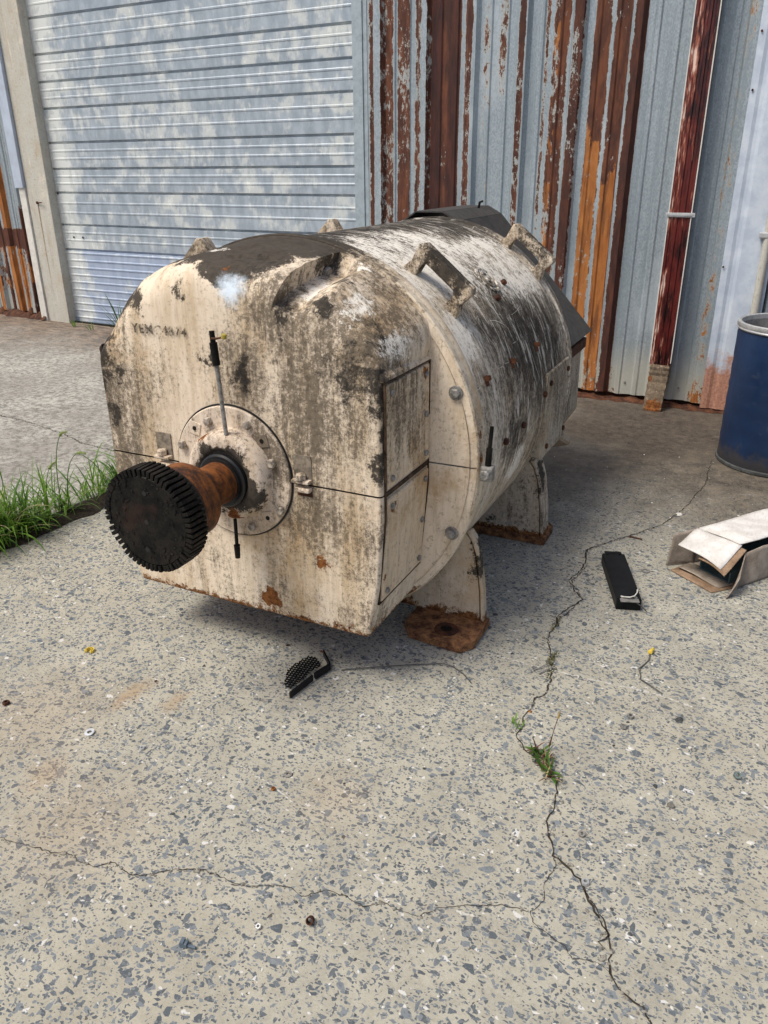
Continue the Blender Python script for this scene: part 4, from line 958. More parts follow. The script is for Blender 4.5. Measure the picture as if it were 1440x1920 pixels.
# split-line notches with bolts
for (x, s_) in ((-.275, 1), (.250, 1)):
    t = empty('clamp_lug', (0, 0, 0)); t.parent = mot
    bm = bmesh.new(); box(bm, (x, -.0012, .728), (.060, .0035, .085)); obj('recess', bm, simple('recess_brown', (.30, .25, .19), .8, 0, .5, 30), t)  # flat plate in a darker mottled brown than the face
    bm = bmesh.new(); box(bm, (x, -.013, .693), (.060, .026, .010), bevel=.003); obj('ledge', bm, M['cap'], t)
    bm = bmesh.new(); box(bm, (x + .004, -.012, .666), (.052, .024, .014), bevel=.005); obj('lower_ledge', bm, M['cap'], t)
    bm = bmesh.new(); cyl(bm, (x, -.016, .698), (0, 0, 1), .0165, .020, 6, bev=.003); obj('bolt', bm, M['cap'], t)
    bm = bmesh.new(); box(bm, (x + .004, -.0015, .650), (.05, .004, .018)); obj('shade_strip', bm, M['dark_rust'], t)  # dark strip painted in as the shade beneath the lower ledge
# grease pipes
gp = empty('grease_pipe', (0, 0, 0)); gp.parent = mot
bm = bmesh.new(); tube(bm, [(.020, -.055, .820), (.018, -.058, .90), (.014, -.060, 1.0), (.008, -.06, 1.075)], .0065, 10); obj('rod', bm, M['dull_steel'], gp, smooth=60)
bm = bmesh.new(); tube(bm, [(.012, -.06, 1.03), (.008, -.06, 1.095)], .0118, 10); tube(bm, [(.008, -.06, 1.09), (.006, -.06, 1.128)], .008, 8); obj('fitting', bm, M['black_iron'], gp, smooth=40)
bm = bmesh.new(); tube(bm, [(.008, -.066, 1.108), (.030, -.072, 1.110), (.060, -.075, 1.118)], .0035, 6); obj('lever', bm, M['dark_rust'], gp)
bm = bmesh.new(); cyl(bm, (.058, -.075, 1.112), (0.2, 0, 1), .008, .014, 8, bev=.002); obj('lever_tip', bm, simple('dull_yellow_cap', (.40, .32, .05), .6), gp)
gp2 = empty('grease_pipe', (0, 0, 0)); gp2.parent = mot
bm = bmesh.new(); tube(bm, [(.028, -.06, .545), (.026, -.06, .45)], .006, 10); tube(bm, [(.026, -.06, .455), (.025, -.06, .410)], .0105, 10, .8); obj('rod', bm, M['black_iron'], gp2, smooth=50)
# T bolt clamp on the ring
tb = empty('swing_bolt', (0, 0, 0)); tb.parent = mot
bm = bmesh.new(); box(bm, (.712, .345, .668), (.040, .034, .050), bevel=.006); cyl(bm, (.712, .330, .672), (0, -1, 0), .017, .024, 12, bev=.003); obj('block', bm, M['dull_steel'], tb)
bm = bmesh.new(); tube(bm, [(.712, .345, .69), (.713, .350, .75)], .010, 10); tube(bm, [(.713, .350, .74), (.715, .356, .81), (.715, .357, .818)], .0065, 8); obj('stud', bm, M['black_iron'], tb, smooth=50)
# stencilled number
def text_mesh(name, body, size, loc, mat, parent, extrude=.0006, space=1.12):
    cu = bpy.data.curves.new(name + '_c', 'FONT'); cu.body = body; cu.size = size; cu.extrude = extrude; cu.space_character = space; cu.offset = .0009
    to = bpy.data.objects.new(name + '_t', cu); col.objects.link(to); bpy.context.view_layer.update()
    me = bpy.data.meshes.new_from_object(to.evaluated_get(bpy.context.evaluated_depsgraph_get())); me.name = name
    bpy.data.objects.remove(to); bpy.data.curves.remove(cu)
    o = bpy.data.objects.new(name, me); col.objects.link(o); o.parent = parent; o.location = loc; o.rotation_euler = (PI / 2, 0, 0)
    me.materials.clear(); me.materials.append(mat); return o
def worn_ink():
    n = NT('worn_stencil_ink', .8); n.out((0.045, 0.038, 0.032))
    f = n.noise(55, detail=5, rough=.8); g_ = n.noise(16, detail=3)
    n.put(n.b.inputs['Alpha'], n.ss(n.math('ADD', f, n.math('MULTIPLY', g_, .5)), .68, .84, 0.62, .0)); return n.m
text_mesh('stencil_number', 'YEMC4874', .040, (-.345, -.0034, 1.088), worn_ink(), mot, space=1.2)
# ================================================================== OTHER THINGS
# blue drum
drum = empty('steel_drum', (-0.075, 4.75, 0), 0, 'open-topped dark blue drum with a bare metal rim, at the right edge before the siding', 'drum')
def drum_mat():
    n = NT('scuffed_navy_paint', .42, 0, .5); Z = n.sep(n.obj)[2]; f = n.noise(14, detail=7, rough=.75); g_ = n.noise(3, detail=4); s = n.noise(1, n.map(scale=(20, 20, 2)), detail=5)
    c = n.mix(n.ss(g_, .4, .65), (0.004, 0.019, 0.062), (0.008, 0.030, 0.09))
    c = n.mix(n.ss(f, .60, .72, 0, .5), c, (.07, .10, .15)); c = n.mix(n.ss(n.noise(1, n.map(scale=(9, 9, 40)), detail=5, rough=.7), .62, .72, 0, .4), c, (.05, .06, .08))
    k = n.ss(n.math('SUBTRACT', n.math('MULTIPLY', f, .30), Z), .02, .10)
    c = n.mix(n.math('MULTIPLY', k, .85), c, (0.045, 0.042, 0.04)); n.bump(f, .1, .004)
    return n.out(c, n.math('ADD', .33, n.math('MULTIPLY', s, .3)))
rD, hD = .298, .775
bm = bmesh.new(); lathe(bm, [(rD - .02, .004), (rD - .004, .004), (rD, .012)] + [(rD - .0035 * abs(math.sin(k * 1.3)) * (1 if k % 3 else .2), .05 + k * .032) for k in range(1, 20)] + [(rD, hD - .055), (rD - .003, hD - .04), (rD - .003, hD), (rD - .012, hD), (rD - .012, .03), (.02, .03)], 96, None, True, True); body_ = obj('body', bm, drum_mat(), drum, smooth=35)
bm = bmesh.new(); lathe(bm, [(rD - .006, hD - .034), (rD + .004, hD - .032), (rD + .007, hD - .026), (rD + .003, hD - .020), (rD + .008, hD - .012), (rD + .006, hD + .004), (rD - .002, hD + .008), (rD - .013, hD + .004), (rD - .013, hD - .03)], 96, None, False, False); obj('rim', bm, M['steel'], drum, smooth=40)
bm = bmesh.new(); lathe(bm, [(rD - .001, .004), (rD + .007, .006), (rD + .007, .020), (rD - .001, .024)], 96, None, False, False); obj('bottom_chime', bm, M['dark_stone'], drum, smooth=40)
bm = bmesh.new(); lathe(bm, [(rD - .0125, .05), (rD - .0135, .06), (rD - .0135, hD - .02)], 96, None, False, False); obj('liner', bm, simple('dusty_drum_lining', (.30, .29, .27), .8), drum, smooth=40)

# cardboard carton
def card_mat(name, a, b, flute=False):
    n = NT(name, .88, 0, .2); f = n.noise(12, detail=6, rough=.7); g_ = n.noise(130, n.map(scale=(1, .2, 1)), detail=3)
    c = n.mix(n.ss(f, .35, .65), a, b); c = n.mix(n.ss(g_, .5, .7, 0, .25), c, tuple(x * .6 for x in a))
    n.bump(f, .3, .006); return n.out(c)
M['card'] = card_mat('damp_brown_cardboard', (.23, .19, .155), (.40, .345, .29)); M['card_pale'] = card_mat('bleached_cardboard', (.60, .575, .54), (.74, .72, .70))
M['flute'] = card_mat('fluted_core', (.20, .13, .08), (.36, .25, .17))
cb = empty('cardboard_carton', (-0.076, 3.09, 0), 0, 'long crumpled cardboard carton with torn open flaps and a bleached top', 'cardboard box')
U = Vector((.55, .835, 0)).normalized(); V = Vector((-U.y, U.x, 0)); Wd, Hh, Ln = .235, .165, 1.15
def sheet(name, P, mat, th=.004, sub=10, crumple=.006, seed=0, fl=None, sag=0):
    """P: four corners; bilinear patch crumpled a little, then given thickness"""
    bm = bmesh.new(); a, b, c, d = [Vector(p) for p in P]; g_ = []
    for j in range(sub + 1):
        row = []
        for i in range(sub + 1):
            u, v = i / sub, j / sub; p = (a * (1 - u) + b * u) * (1 - v) + (d * (1 - u) + c * u) * v
            q = p * 7 + Vector((seed, seed * 2, 0)); p = p + Vector((mnoise.noise(q), mnoise.noise(q + Vector((9, 0, 0))), mnoise.noise(q + Vector((0, 9, 0))))) * crumple
            p.z += sag * math.sin(u * PI) * v
            if fl: p += fl(u, v)
            p.z = max(p.z, .004)
            row.append(bm.verts.new(p))
        g_.append(row)
    for j in range(sub):
        for i in range(sub): bm.faces.new((g_[j][i], g_[j][i + 1], g_[j + 1][i + 1], g_[j + 1][i]))
    o = obj(name, bm, mat, cb, smooth=True); s = o.modifiers.new('t', 'SOLIDIFY'); s.thickness = th; s.offset = 0; return o
Z_ = Vector((0, 0, 1)); O_ = Vector((0, 0, 0))
sheet('right_side', [O_, U * Ln, U * Ln + Z_ * Hh * .95, Z_ * Hh * .93], M['card'], seed=1, crumple=.008)
sheet('left_side', [V * Wd, V * Wd + U * Ln, V * Wd + U * Ln + Z_ * Hh, V * Wd + Z_ * Hh], M['card'], seed=2)
sheet('bottom', [O_, V * Wd, V * Wd + U * Ln, U * Ln], M['card'], seed=3, crumple=.002)
sheet('top', [V * Wd + Z_ * Hh, Z_ * (Hh + .012) + V * .03, Z_ * (Hh + .012) + U * Ln, V * Wd + U * Ln + Z_ * Hh], M['card_pale'], seed=4, crumple=.010)
tf = sheet('top_flap', [V * (Wd + .005) + Z_ * Hh, V * .02 + Z_ * (Hh + .01), V * .015 - U * .115 + Z_ * (Hh - .060), V * (Wd - .03) - U * .14 + Z_ * (Hh - .028)], M['card_pale'], seed=5, sag=.010)
sheet('flute_layer', [V * (Wd * .5) + Z_ * (Hh - .006), V * -.004 + Z_ * (Hh + .002), V * -.012 - U * .120 + Z_ * (Hh - .074), V * (Wd * .5) - U * .12 + Z_ * (Hh - .055)], M['flute'], seed=5, sag=.006, fl=lambda u, v: Vector((0, 0, .0025 * math.sin(v * 60))), sub=24)
sheet('bottom_flap', [V * Wd, O_, -U * .135 + V * .02, -U * .13 + V * (Wd - .0)], M['flute'], seed=6, crumple=.003)
sheet('bottom_liner', [V * Wd + Z_ * .008, Z_ * .008 + V * .015, -U * .085 + V * .03 + Z_ * .010, -U * .10 + V * (Wd - .005) + Z_ * .022], M['card'], seed=7, crumple=.010, th=.002)
sheet('left_flap', [V * Wd + Z_ * .005, V * Wd + Z_ * (Hh + .002), V * (Wd + .040) - U * .10 + Z_ * (Hh - .020), V * (Wd + .035) - U * .115 + Z_ * .010], M['card'], seed=8, crumple=.010)
rf = sheet('right_flap', [Z_ * .01, Z_ * (Hh - .01), -V * .050 - U * .075 + Z_ * .085, -V * .040 - U * .120 + Z_ * .004], M['card'], seed=9, crumple=.008)
# printed marks on the right flap: ring and a row of characters
M['print'] = simple('faded_print', (.10, .09, .08), .9, 0, .3)
bm = bmesh.new()
A = Vector(Z_ * .01); B = Vector(Z_ * (Hh - .01)); C_ = -V * .050 - U * .075 + Z_ * .085; D_ = -V * .040 - U * .120 + Z_ * .004
def pf(u, v): return (A * (1 - u) + B * u) * (1 - v) + (D_ * (1 - u) + C_ * u) * v
nf = (B - A).cross(C_ - B).normalized()
if nf.dot(Vector((0, -1, 0))) < 0: nf = -nf
for i in range(24):
    a, b = 2 * PI * i / 24, 2 * PI * (i + 1) / 24
    q = [pf(.60 + .16 * math.cos(t), .55 + .26 * math.sin(t)) + nf * .0105 for t in (a, b)] + [pf(.60 + .135 * math.cos(t), .55 + .215 * math.sin(t)) + nf * .0105 for t in (b, a)]
    bm.faces.new([bm.verts.new(p) for p in q])
for i in range(7):
    if i == 3: continue
    u0 = .42 + i * .05; q = [pf(u0, .22), pf(u0 + .032, .22), pf(u0 + .032, .27), pf(u0, .27)]; bm.faces.new([bm.verts.new(p + nf * .0105) for p in q])
obj('printed_mark', bm, M['print'], cb)
ch = empty('metal_channel', tuple(Vector((-0.076, 3.09, 0)) + V * .10 + Z_ * .012), 0, 'blue-green painted metal channel poking out inside the open carton', 'metal channel')
bm = bmesh.new(); mrot = Matrix((U, V, Z_)).transposed().to_4x4()
t = bmesh.new()
prism(t, [(-.03, -.075, 0), (-.03, .075, 0), (-.03, .075, .045), (-.03, .069, .045), (-.03, .069, .006), (-.03, -.069, .006), (-.03, -.069, .05), (-.03, -.075, .05)], (.9, 0, 0)); t.transform(mrot); merge(bm, t)
obj('channel', bm, simple('teal_grey_paint', (.075, .12, .13), .5, 0, .3, 15), ch)

# black box
bb = empty('black_case', (-0.500, 2.885, 0), 0, 'long black metal case with a bent white wire at its near end', 'metal case')
ang = math.atan2(.365, -.150); mr = Matrix.Rotation(ang, 4, 'Z')
bm = bmesh.new(); t = bmesh.new(); box(t, (0, 0, .0235), (.385, .093, .045), bevel=.004); t.transform(mr); merge(bm, t); obj('body', bm, M['black_paint'], bb)
bm = bmesh.new(); t = bmesh.new(); box(t, (0, 0, .0475), (.380, .090, .004), bevel=.0015); t.transform(mr); merge(bm, t); obj('lid', bm, M['black_paint'], bb)
for e in (-1, 1):
    bm = bmesh.new(); t = bmesh.new(); box(t, (e * .197, 0, .047), (.030, .070, .005), bevel=.002); cyl(t, (e * .183, .025, .0496), (0, 0, 1), .006, .004, 8, bev=.001); cyl(t, (e * .183, -.025, .0496), (0, 0, 1), .006, .004, 8, bev=.001)
    t.transform(mr); merge(bm, t); obj('end_tab', bm, M['dull_steel'] if e < 0 else M['black_paint'], bb)
bm = bmesh.new(); t = bmesh.new(); tube(t, [(-.180, .03, .053), (-.192, .02, .057), (-.198, 0, .060), (-.190, -.018, .062), (-.165, -.032, .064), (-.14, -.037, .062)], .0022, 6); t.transform(mr); merge(bm, t); obj('wire', bm, M['trim_white'], bb)
bm = bmesh.new(); t = bmesh.new(); tube(t, [(-.187, .0, .052), (-.205, -.02, .045), (-.215, -.045, .03), (-.205, -.068, .004)], .0018, 6); t.transform(mr); merge(bm, t); obj('wire', bm, M['wire'], bb)

# broken grille
gr = empty('broken_grille', (-1.29, 1.765, 0.004), 0, 'broken corner of a black plastic mesh grille lying before the machine', 'grille')
bm = bmesh.new(); o2 = Vector((1.29, -1.765, 0))
poly = [(-1.340, 1.765), (-1.332, 1.822), (-1.322, 1.862), (-1.292, 1.872), (-1.250, 1.835), (-1.262, 1.80), (-1.262, 1.74), (-1.270, 1.68), (-1.30, 1.690)]
def inside(x, y):
    c = False; n_ = len(poly)
    for i in range(n_):
        x1, y1 = poly[i]; x2, y2 = poly[(i + 1) % n_]
        if (y1 > y) != (y2 > y) and x < (x2 - x1) * (y - y1) / (y2 - y1) + x1: c = not c
    return c
for fam in range(2):
    a = math.radians(8 if fam == 0 else 98); d = Vector((math.cos(a), math.sin(a), 0)); n_ = Vector((-d.y, d.x, 0))
    for k in range(-12, 13):
        run = []
        for s_ in range(-70, 71):
            p = Vector((-1.295, 1.78, 0)) + n_ * k * .0115 + d * s_ * .0025
            if inside(p.x, p.y): run.append(p)
        if len(run) > 2:
            p0, p1 = run[0], run[-1]; mid = (p0 + p1) / 2 + o2; L = (p1 - p0).length
            box(bm, (mid.x, mid.y, .010 + .002 * fam + (.012 * max(0, mid.y))), (L, .0036, .003), a)
obj('mesh', bm, M['black_paint'], gr)
bm = bmesh.new()
for (p, q, w_) in (((-1.250, 1.652), (-1.238, 1.765), .016), ((-1.236, 1.775), (-1.222, 1.845), .022), ((-1.225, 1.850), (-1.285, 1.905), .012)):
    p = Vector((p[0], p[1], 0)) + o2; q = Vector((q[0], q[1], 0)) + o2; d = q - p
    box(bm, ((p.x + q.x) / 2, (p.y + q.y) / 2, .012), (d.length, w_ * .5, .022), math.atan2(d.y, d.x), bevel=.002)
obj('frame', bm, M['black_paint'], gr)

# fasteners and bits on the ground
def put(name, x, y, lab, cat, group=None, rz=0): return empty(name, (x, y, gz(x) + .0005), rz, lab, cat, group)
def washer(x, y, r, ri, mat, lab, tilt=0, h=.003):
    bm = bmesh.new(); lathe(bm, [(ri, 0), (r, 0), (r, h), (ri, h), (ri, 0)], 28, None, False, False)
    o = obj('washer', bm, mat, loc=(x, y, .0015 + tilt * r), rot=(tilt, 0, 0), smooth=30); return tag(o, lab, 'washer')
def nut(x, y, r, mat, lab, rot=(0, 0, 0), h=None, z=0.001):
    r *= .85
    bm = bmesh.new(); h = h or r * .9; lathe(bm, [(r * .5, 0), (r * .97, 0), (r, h * .12), (r, h * .88), (r * .95, h), (r * .52, h), (r * .48, h * .9), (r * .48, h * .1), (r * .5, 0)], 6 if True else 6, None, False, False)
    o = obj('nut', bm, mat, loc=(x, y, z), rot=rot); return tag(o, lab, 'nut')
washer(-1.688, 1.233, .0145, .0068, simple('pale_zinc', (.66, .69, .72), .5, .1), 'pale zinc washer lying flat on the concrete, lower left below the machine', .12)
washer(-1.06, 1.368, .0115, .005, M['dull_steel'], 'small dull grey washer near the white scrape below the mesh grille')
washer(-.434, 3.059, .019, .009, M['dull_steel'], 'grey washer between the black case and the carton')
nut(-1.497, 1.255, .009, M['steel'], 'small shiny nut right of the pale washer')
nut(-2.032, 1.209, .013, M['dark_rust'], 'dark rusty nut at the far left edge of the concrete')
nut(-.233, 1.398, .0115, M['steel'], 'bright hexagonal nut sitting on the long crack near the bottom right', h=.010)
nut(-.281, 1.538, .010, M['dull_steel'], 'dull nut just above the bright nut, beside the crack', rot=(.4, .2, 0), z=.005)
nut(-.841, .940, .008, M['steel'], 'tiny shiny nut in the foreground left of the rusty sleeve', rot=(.3, 0, 0), z=.003)
nut(-.276, 2.066, .012, M['dull_steel'], 'upper of two grey nuts right of the crack weed', rot=(.2, 0, 0), z=.003)
nut(-.284, 2.005, .012, M['dull_steel'], 'lower of two grey nuts right of the crack weed', rot=(-.2, .1, .4), z=.003)
nut(.039, 1.942, .013, simple('verdigris', (.20, .26, .25), .6, .2), 'greenish corroded nut near the right edge of the concrete', rot=(.7, 0, .5), z=.008)
nut(-1.063, 1.302, .008, M['rust'], 'small rusty nut on the white scrape below the grille')
bm = bmesh.new(); lathe(bm, [(.0062, 0), (.0088, 0), (.0088, .016), (.0062, .016), (.0062, 0)], 18, None, False, False); tag(obj('sleeve', bm, M['dark_rust'], loc=(-.748, 1.010, .005), rot=(.9, 0, .3), smooth=30), 'short rusty open sleeve tilted on the foreground concrete', 'sleeve')
bm = bmesh.new(); tube(bm, [(0, 0, .004), (.028, .002, .004)], .0028, 8); cyl(bm, (0, 0, .005), (-1, 0, 0), .005, .004, 6); tag(obj('bolt', bm, M['dull_steel'], loc=(-1.33, 1.602, 0), rot=(0, 0, .1)), 'little steel bolt lying left below the mesh grille', 'bolt')
bm = bmesh.new(); tube(bm, [(0, 0, .004), (.05, -.004, .004)], .0035, 8); cyl(bm, (0, 0, .005), (-1, 0, 0), .007, .005, 6); tag(obj('bolt', bm, M['dark_rust'], loc=(-.56, 3.36, 0)), 'dark bolt lying beside the crack behind the black case', 'bolt')
bm = bmesh.new()
for i in range(12):
    a0, a1 = (-.5 + 4.6 * i / 12), (-.5 + 4.6 * (i + 1) / 12); a = (a0 + a1) / 2
    box(bm, (.0125 * math.cos(a), .0125 * math.sin(a), .005), (.0075, .0066, .009), a)
tag(obj('yellow_ring', bm, M['yellow'], loc=(-2.027, 1.544, .001)), 'broken C-shaped piece of yellow plastic ring on the concrete at the left', 'plastic ring')
wc = put('wire_connector', -.294, 2.454, 'yellow wire nut on a short kinked dark wire, below the black case', 'wire connector')
bm = bmesh.new(); cyl(bm, (0, -.012, .008), (.25, 1, .05), .0085, .028, 12, r2=.0055, bev=.001); obj('cap', bm, M['yellow'], wc, smooth=40)
bm = bmesh.new(); tube(bm, [(x + .294, y - 2.454, .004 + .004 * math.sin(i * 2)) for i, (x, y) in enumerate([(-0.293, 2.440), (-0.289, 2.41), (-0.29, 2.398), (-0.3, 2.358), (-0.307, 2.326), (-0.294, 2.299), (-0.291, 2.277), (-0.252, 2.249), (-0.213, 2.231)])], .0022, 6); obj('wire', bm, M['wire'], wc)
bm = bmesh.new(); W_ = [(-1.186, 1.86), (-1.097, 1.921), (-1.007, 1.983), (-0.948, 2.025), (-0.9, 2.05), (-0.86, 2.05), (-0.817, 2.032), (-0.773, 1.995)]
tube(bm, [(x, y, .004 + .004 * math.sin(i * 1.1) ** 2) for i, (x, y) in enumerate(W_)], .0018, 6); tag(obj('loose_wire', bm, M['wire']), 'long thin curved wire lying on the concrete before the front foot', 'wire')
for k, P in enumerate(([(-0.617, 2.162), (-0.597, 2.186), (-0.581, 2.212)], [(-0.595, 2.15), (-0.58, 2.174), (-0.562, 2.198)])):
    bm = bmesh.new(); tube(bm, [(x, y, .003 + .005 * i) for i, (x, y) in enumerate(P)], .0022, 6)
    tag(obj('nail', bm, M['dull_steel']), ['left of two thin bent nails lying across the mossy part of the crack', 'right of two thin bent nails lying across the mossy part of the crack'][k], 'nail')
def stone(name, x, y, s, mat, lab, cat, seed=0, flat=.6):
    s *= .68; bm = bmesh.new(); bmesh.ops.create_icosphere(bm, subdivisions=2, radius=1)
    for v in bm.verts:
        n_ = 1 + .45 * mnoise.noise(v.co * 1.3 + Vector((seed, 0, 0))); v.co = Vector((v.co.x * n_ * s, v.co.y * n_ * s * .75, max(-.2, v.co.z) * n_ * s * flat))
    return tag(obj(name, bm, mat, loc=(x, y, gz(x) + s * flat * .2), rot=(0, 0, seed)), lab, cat)
stone('pebble', -.142, 2.120, .020, M['dark_stone'], 'lone black angular pebble right of the two grey nuts', 'pebble', 1)
stone('pebble', -.151, 1.802, .012, M['dark_stone'], 'small dark pebble above the larger brownish pebble', 'pebble', 2)
stone('pebble', -.101, 1.747, .016, simple('brown_grey_stone', (.20, .19, .165)), 'tall brownish-grey pebble in the lower right', 'pebble', 3, 1.0)
stone('pebble', -.608, 1.344, .015, simple('mottled_stone', (.30, .29, .28)), 'mottled grey pebble on a rusty spot, centre foreground', 'pebble', 4)
stone('pebble', -.384, 1.360, .011, M['white_stone'], 'round whitish pebble left of the bright nut', 'pebble', 5, .8)
stone('chip', -.243, 1.927, .014, M['white_stone'], 'white chip of stone below the two grey nuts', 'stone chip', 6, .25)
stone('chip', .098, 1.715, .014, M['white_stone'], 'white chip of stone at the lower right edge', 'stone chip', 7, .25)
stone('chip', -.412, 3.73, .026, M['white_stone'], 'white strip-like chip beside the crack left of the drum', 'stone chip', 8, .2)
stone('rust_flake', -1.307, 1.925, .010, M['rust'], 'rusty lump near the shaded bottom edge of the machine, right one', 'rust flake', 9)
stone('rust_flake', -1.434, 1.903, .010, M['dark_rust'], 'rusty lump near the shaded bottom edge of the machine, left one', 'rust flake', 10)
stone('rust_flake', -1.699, 1.523, .008, M['dark_rust'], 'small brown flake midway between the yellow ring and the grille', 'rust flake', 11)
stone('rust_flake', -.556, 1.950, .010, M['rust'], 'rust-brown lump lodged in the crack above the weed', 'rust flake', 12)
stone('pebble', -.86, 2.44, .014, M['dark_stone'], 'black pebble right beside the front foot of the machine', 'pebble', 13)
bm = bmesh.new(); box(bm, (0, 0, .007), (.018, .014, .012), .3, bevel=.002); box(bm, (.018, .003, .005), (.022, .006, .006), .2, bevel=.001); box(bm, (-.003, 0, .014), (.008, .016, .004), .3)
tag(obj('plastic_clip', bm, simple('blue_grey_plastic', (.13, .17, .21), .5), loc=(-.958, .828, 0)), 'blue-grey plastic clip in the foreground at the lower left', 'plastic clip')
# countless tiny chips and grit
bm = bmesh.new(); rr = random.Random(77)
for i in range(520):
    y = 0.8 + 3.8 * rr.random() ** 1.3; x = -0.55 * y + rr.uniform(-1, 1) * (.45 + .42 * y)
    s = rr.uniform(.0012, .0042) * (1 if rr.random() < .93 else 1.7)
    t = bmesh.new(); bmesh.ops.create_icosphere(t, subdivisions=1, radius=1)
    t.transform(Matrix.Translation((x, y, gz(x) + .0008)) @ Matrix.Rotation(rr.random() * 6, 4, 'Z') @ Matrix.Diagonal((s * rr.uniform(.8, 1.8), s, s * .4, 1))); merge(bm, t)
tag(obj('grit', bm, M['white_stone']), kind='stuff', label='scattered tiny white chips and grit all over the concrete', cat='grit')
bm = bmesh.new(); rr = random.Random(78)
for i in range(260):
    y = 0.8 + 4.5 * rr.random() ** 1.1; x = -0.5 * y + rr.uniform(-1, 1) * (.45 + .45 * y)
    s = rr.uniform(.0012, .0045); t = bmesh.new(); bmesh.ops.create_icosphere(t, subdivisions=1, radius=1)
    t.transform(Matrix.Translation((x, y, gz(x) + .001)) @ Matrix.Rotation(rr.random() * 6, 4, 'Z') @ Matrix.Diagonal((s * rr.uniform(.8, 1.8), s, s * .6, 1))); merge(bm, t)
tag(obj('grit', bm, M['dark_stone']), kind='stuff', label='scattered tiny dark crumbs all over the concrete', cat='grit')

# ---------------------------------------------------------------- grass
def leaf_mat(name, a, b, trans=.25):
    n = NT(name, .5, 0, .3); f = n.noise(9, detail=3); g_ = n.noise(60, detail=2)
    c = n.mix(n.ss(f, .35, .65), a, b); c = n.mix(n.ss(g_, .6, .75, 0, .4), c, tuple(x * 1.5 for x in b))
    n.put(n.b.inputs['Subsurface Weight'], 0.0); n.out(c)
    tr = n.t.nodes.new('ShaderNodeBsdfTranslucent'); n.put(tr.inputs[0], c); mx = n.t.nodes.new('ShaderNodeMixShader'); mx.inputs[0].default_value = trans
    n.t.links.new(n.b.outputs[0], mx.inputs[1]); n.t.links.new(tr.outputs[0], mx.inputs[2]); n.t.links.new(mx.outputs[0], n.t.nodes['Material Output'].inputs[0]); return n.m
M['grass'] = leaf_mat('fresh_grass', (.085, .19, .020), (.20, .35, .050), .35); M['grass2'] = leaf_mat('deep_grass', (.05, .12, .02), (.10, .21, .035), .3)
M['seed'] = leaf_mat('seed_head', (.22, .30, .08), (.34, .40, .14), .3); M['redleaf'] = leaf_mat('red_stem', (.10, .04, .028), (.16, .065, .04), .2)
def blade(bm, p, L, w_, az, lean, droop, segs=6, fold=.25):
    p = Vector(p); d = Vector((math.cos(az), math.sin(az), 0)); s = Vector((-d.y, d.x, 0)); prev = None
    for i in range(segs + 1):
        t = i / segs; ang_ = lean + droop * t * t
        if i: p = p + (d * math.sin(ang_) + Vector((0, 0, math.cos(ang_)))) * (L / segs)
        if p.z < .004 + gz(p.x): p.z = .004 + gz(p.x)
        ww = w_ * (0.55 + .75 * t) * (1 - t ** 2.2) + .0004
        nrm = Vector((0, 0, 1)) * math.sin(ang_) * 1 - d * math.cos(ang_)
        c = [bm.verts.new(p - s * ww), bm.verts.new(p + nrm * -ww * fold), bm.verts.new(p + s * ww)]
        if prev: bm.faces.new((prev[0], prev[1], c[1], c[0])); bm.faces.new((prev[1], prev[2], c[2], c[1]))
        prev = c
    return p
def dens(y):
    return smooth01((y - 1.62) / .2) * (1 - .0 * y) * smooth01((3.15 - y) / .25)
rr = random.Random(4)
M['straw'] = leaf_mat('dry_grass', (.30, .25, .12), (.42, .36, .20), .2)
for nm, mat, N_, sd_ in (('grass', M['grass'], 950, 1), ('grass', M['grass2'], 300, 2), ('grass', M['straw'], 110, 3)):
    bm = bmesh.new(); rr = random.Random(sd_); k = 0
    while k < N_:
        y = rr.uniform(1.2, 3.2)
        tuft = .12 + 1.9 * max(0, mnoise.noise(Vector((y * 3.6, 2.2, 0))) + .15) + .35 * abs(mnoise.noise(Vector((y * 9, sd_, 0))))
        if 2.42 < y < 2.56: tuft *= .25
        if rr.random() > tuft * dens(y) : continue
        k += 1; yy = y + rr.gauss(0, .03); x = -3.06 + rr.gauss(0, .042) - .02
        L = rr.uniform(.06, .26) * (1.35 if y < 2.45 else 1.05) * (1.4 if rr.random() < .08 else 1)
        blade(bm, (x, yy, gz(x) + .002), L, rr.uniform(.0022, .0050) * (1.5 if rr.random() < .15 else 1), rr.uniform(0, 2 * PI), rr.uniform(.05, 1.0), rr.uniform(.3, 1.9))
    tag(obj(nm, bm, mat, smooth='raw'), kind='stuff', label='bright green grass growing thickly out of the slab joint at the left' if mat is M['grass'] else ('darker green grass mixed through the slab joint at the left' if mat is M['grass2'] else 'dry straw-coloured grass mixed through the slab joint at the left'), cat='grass')
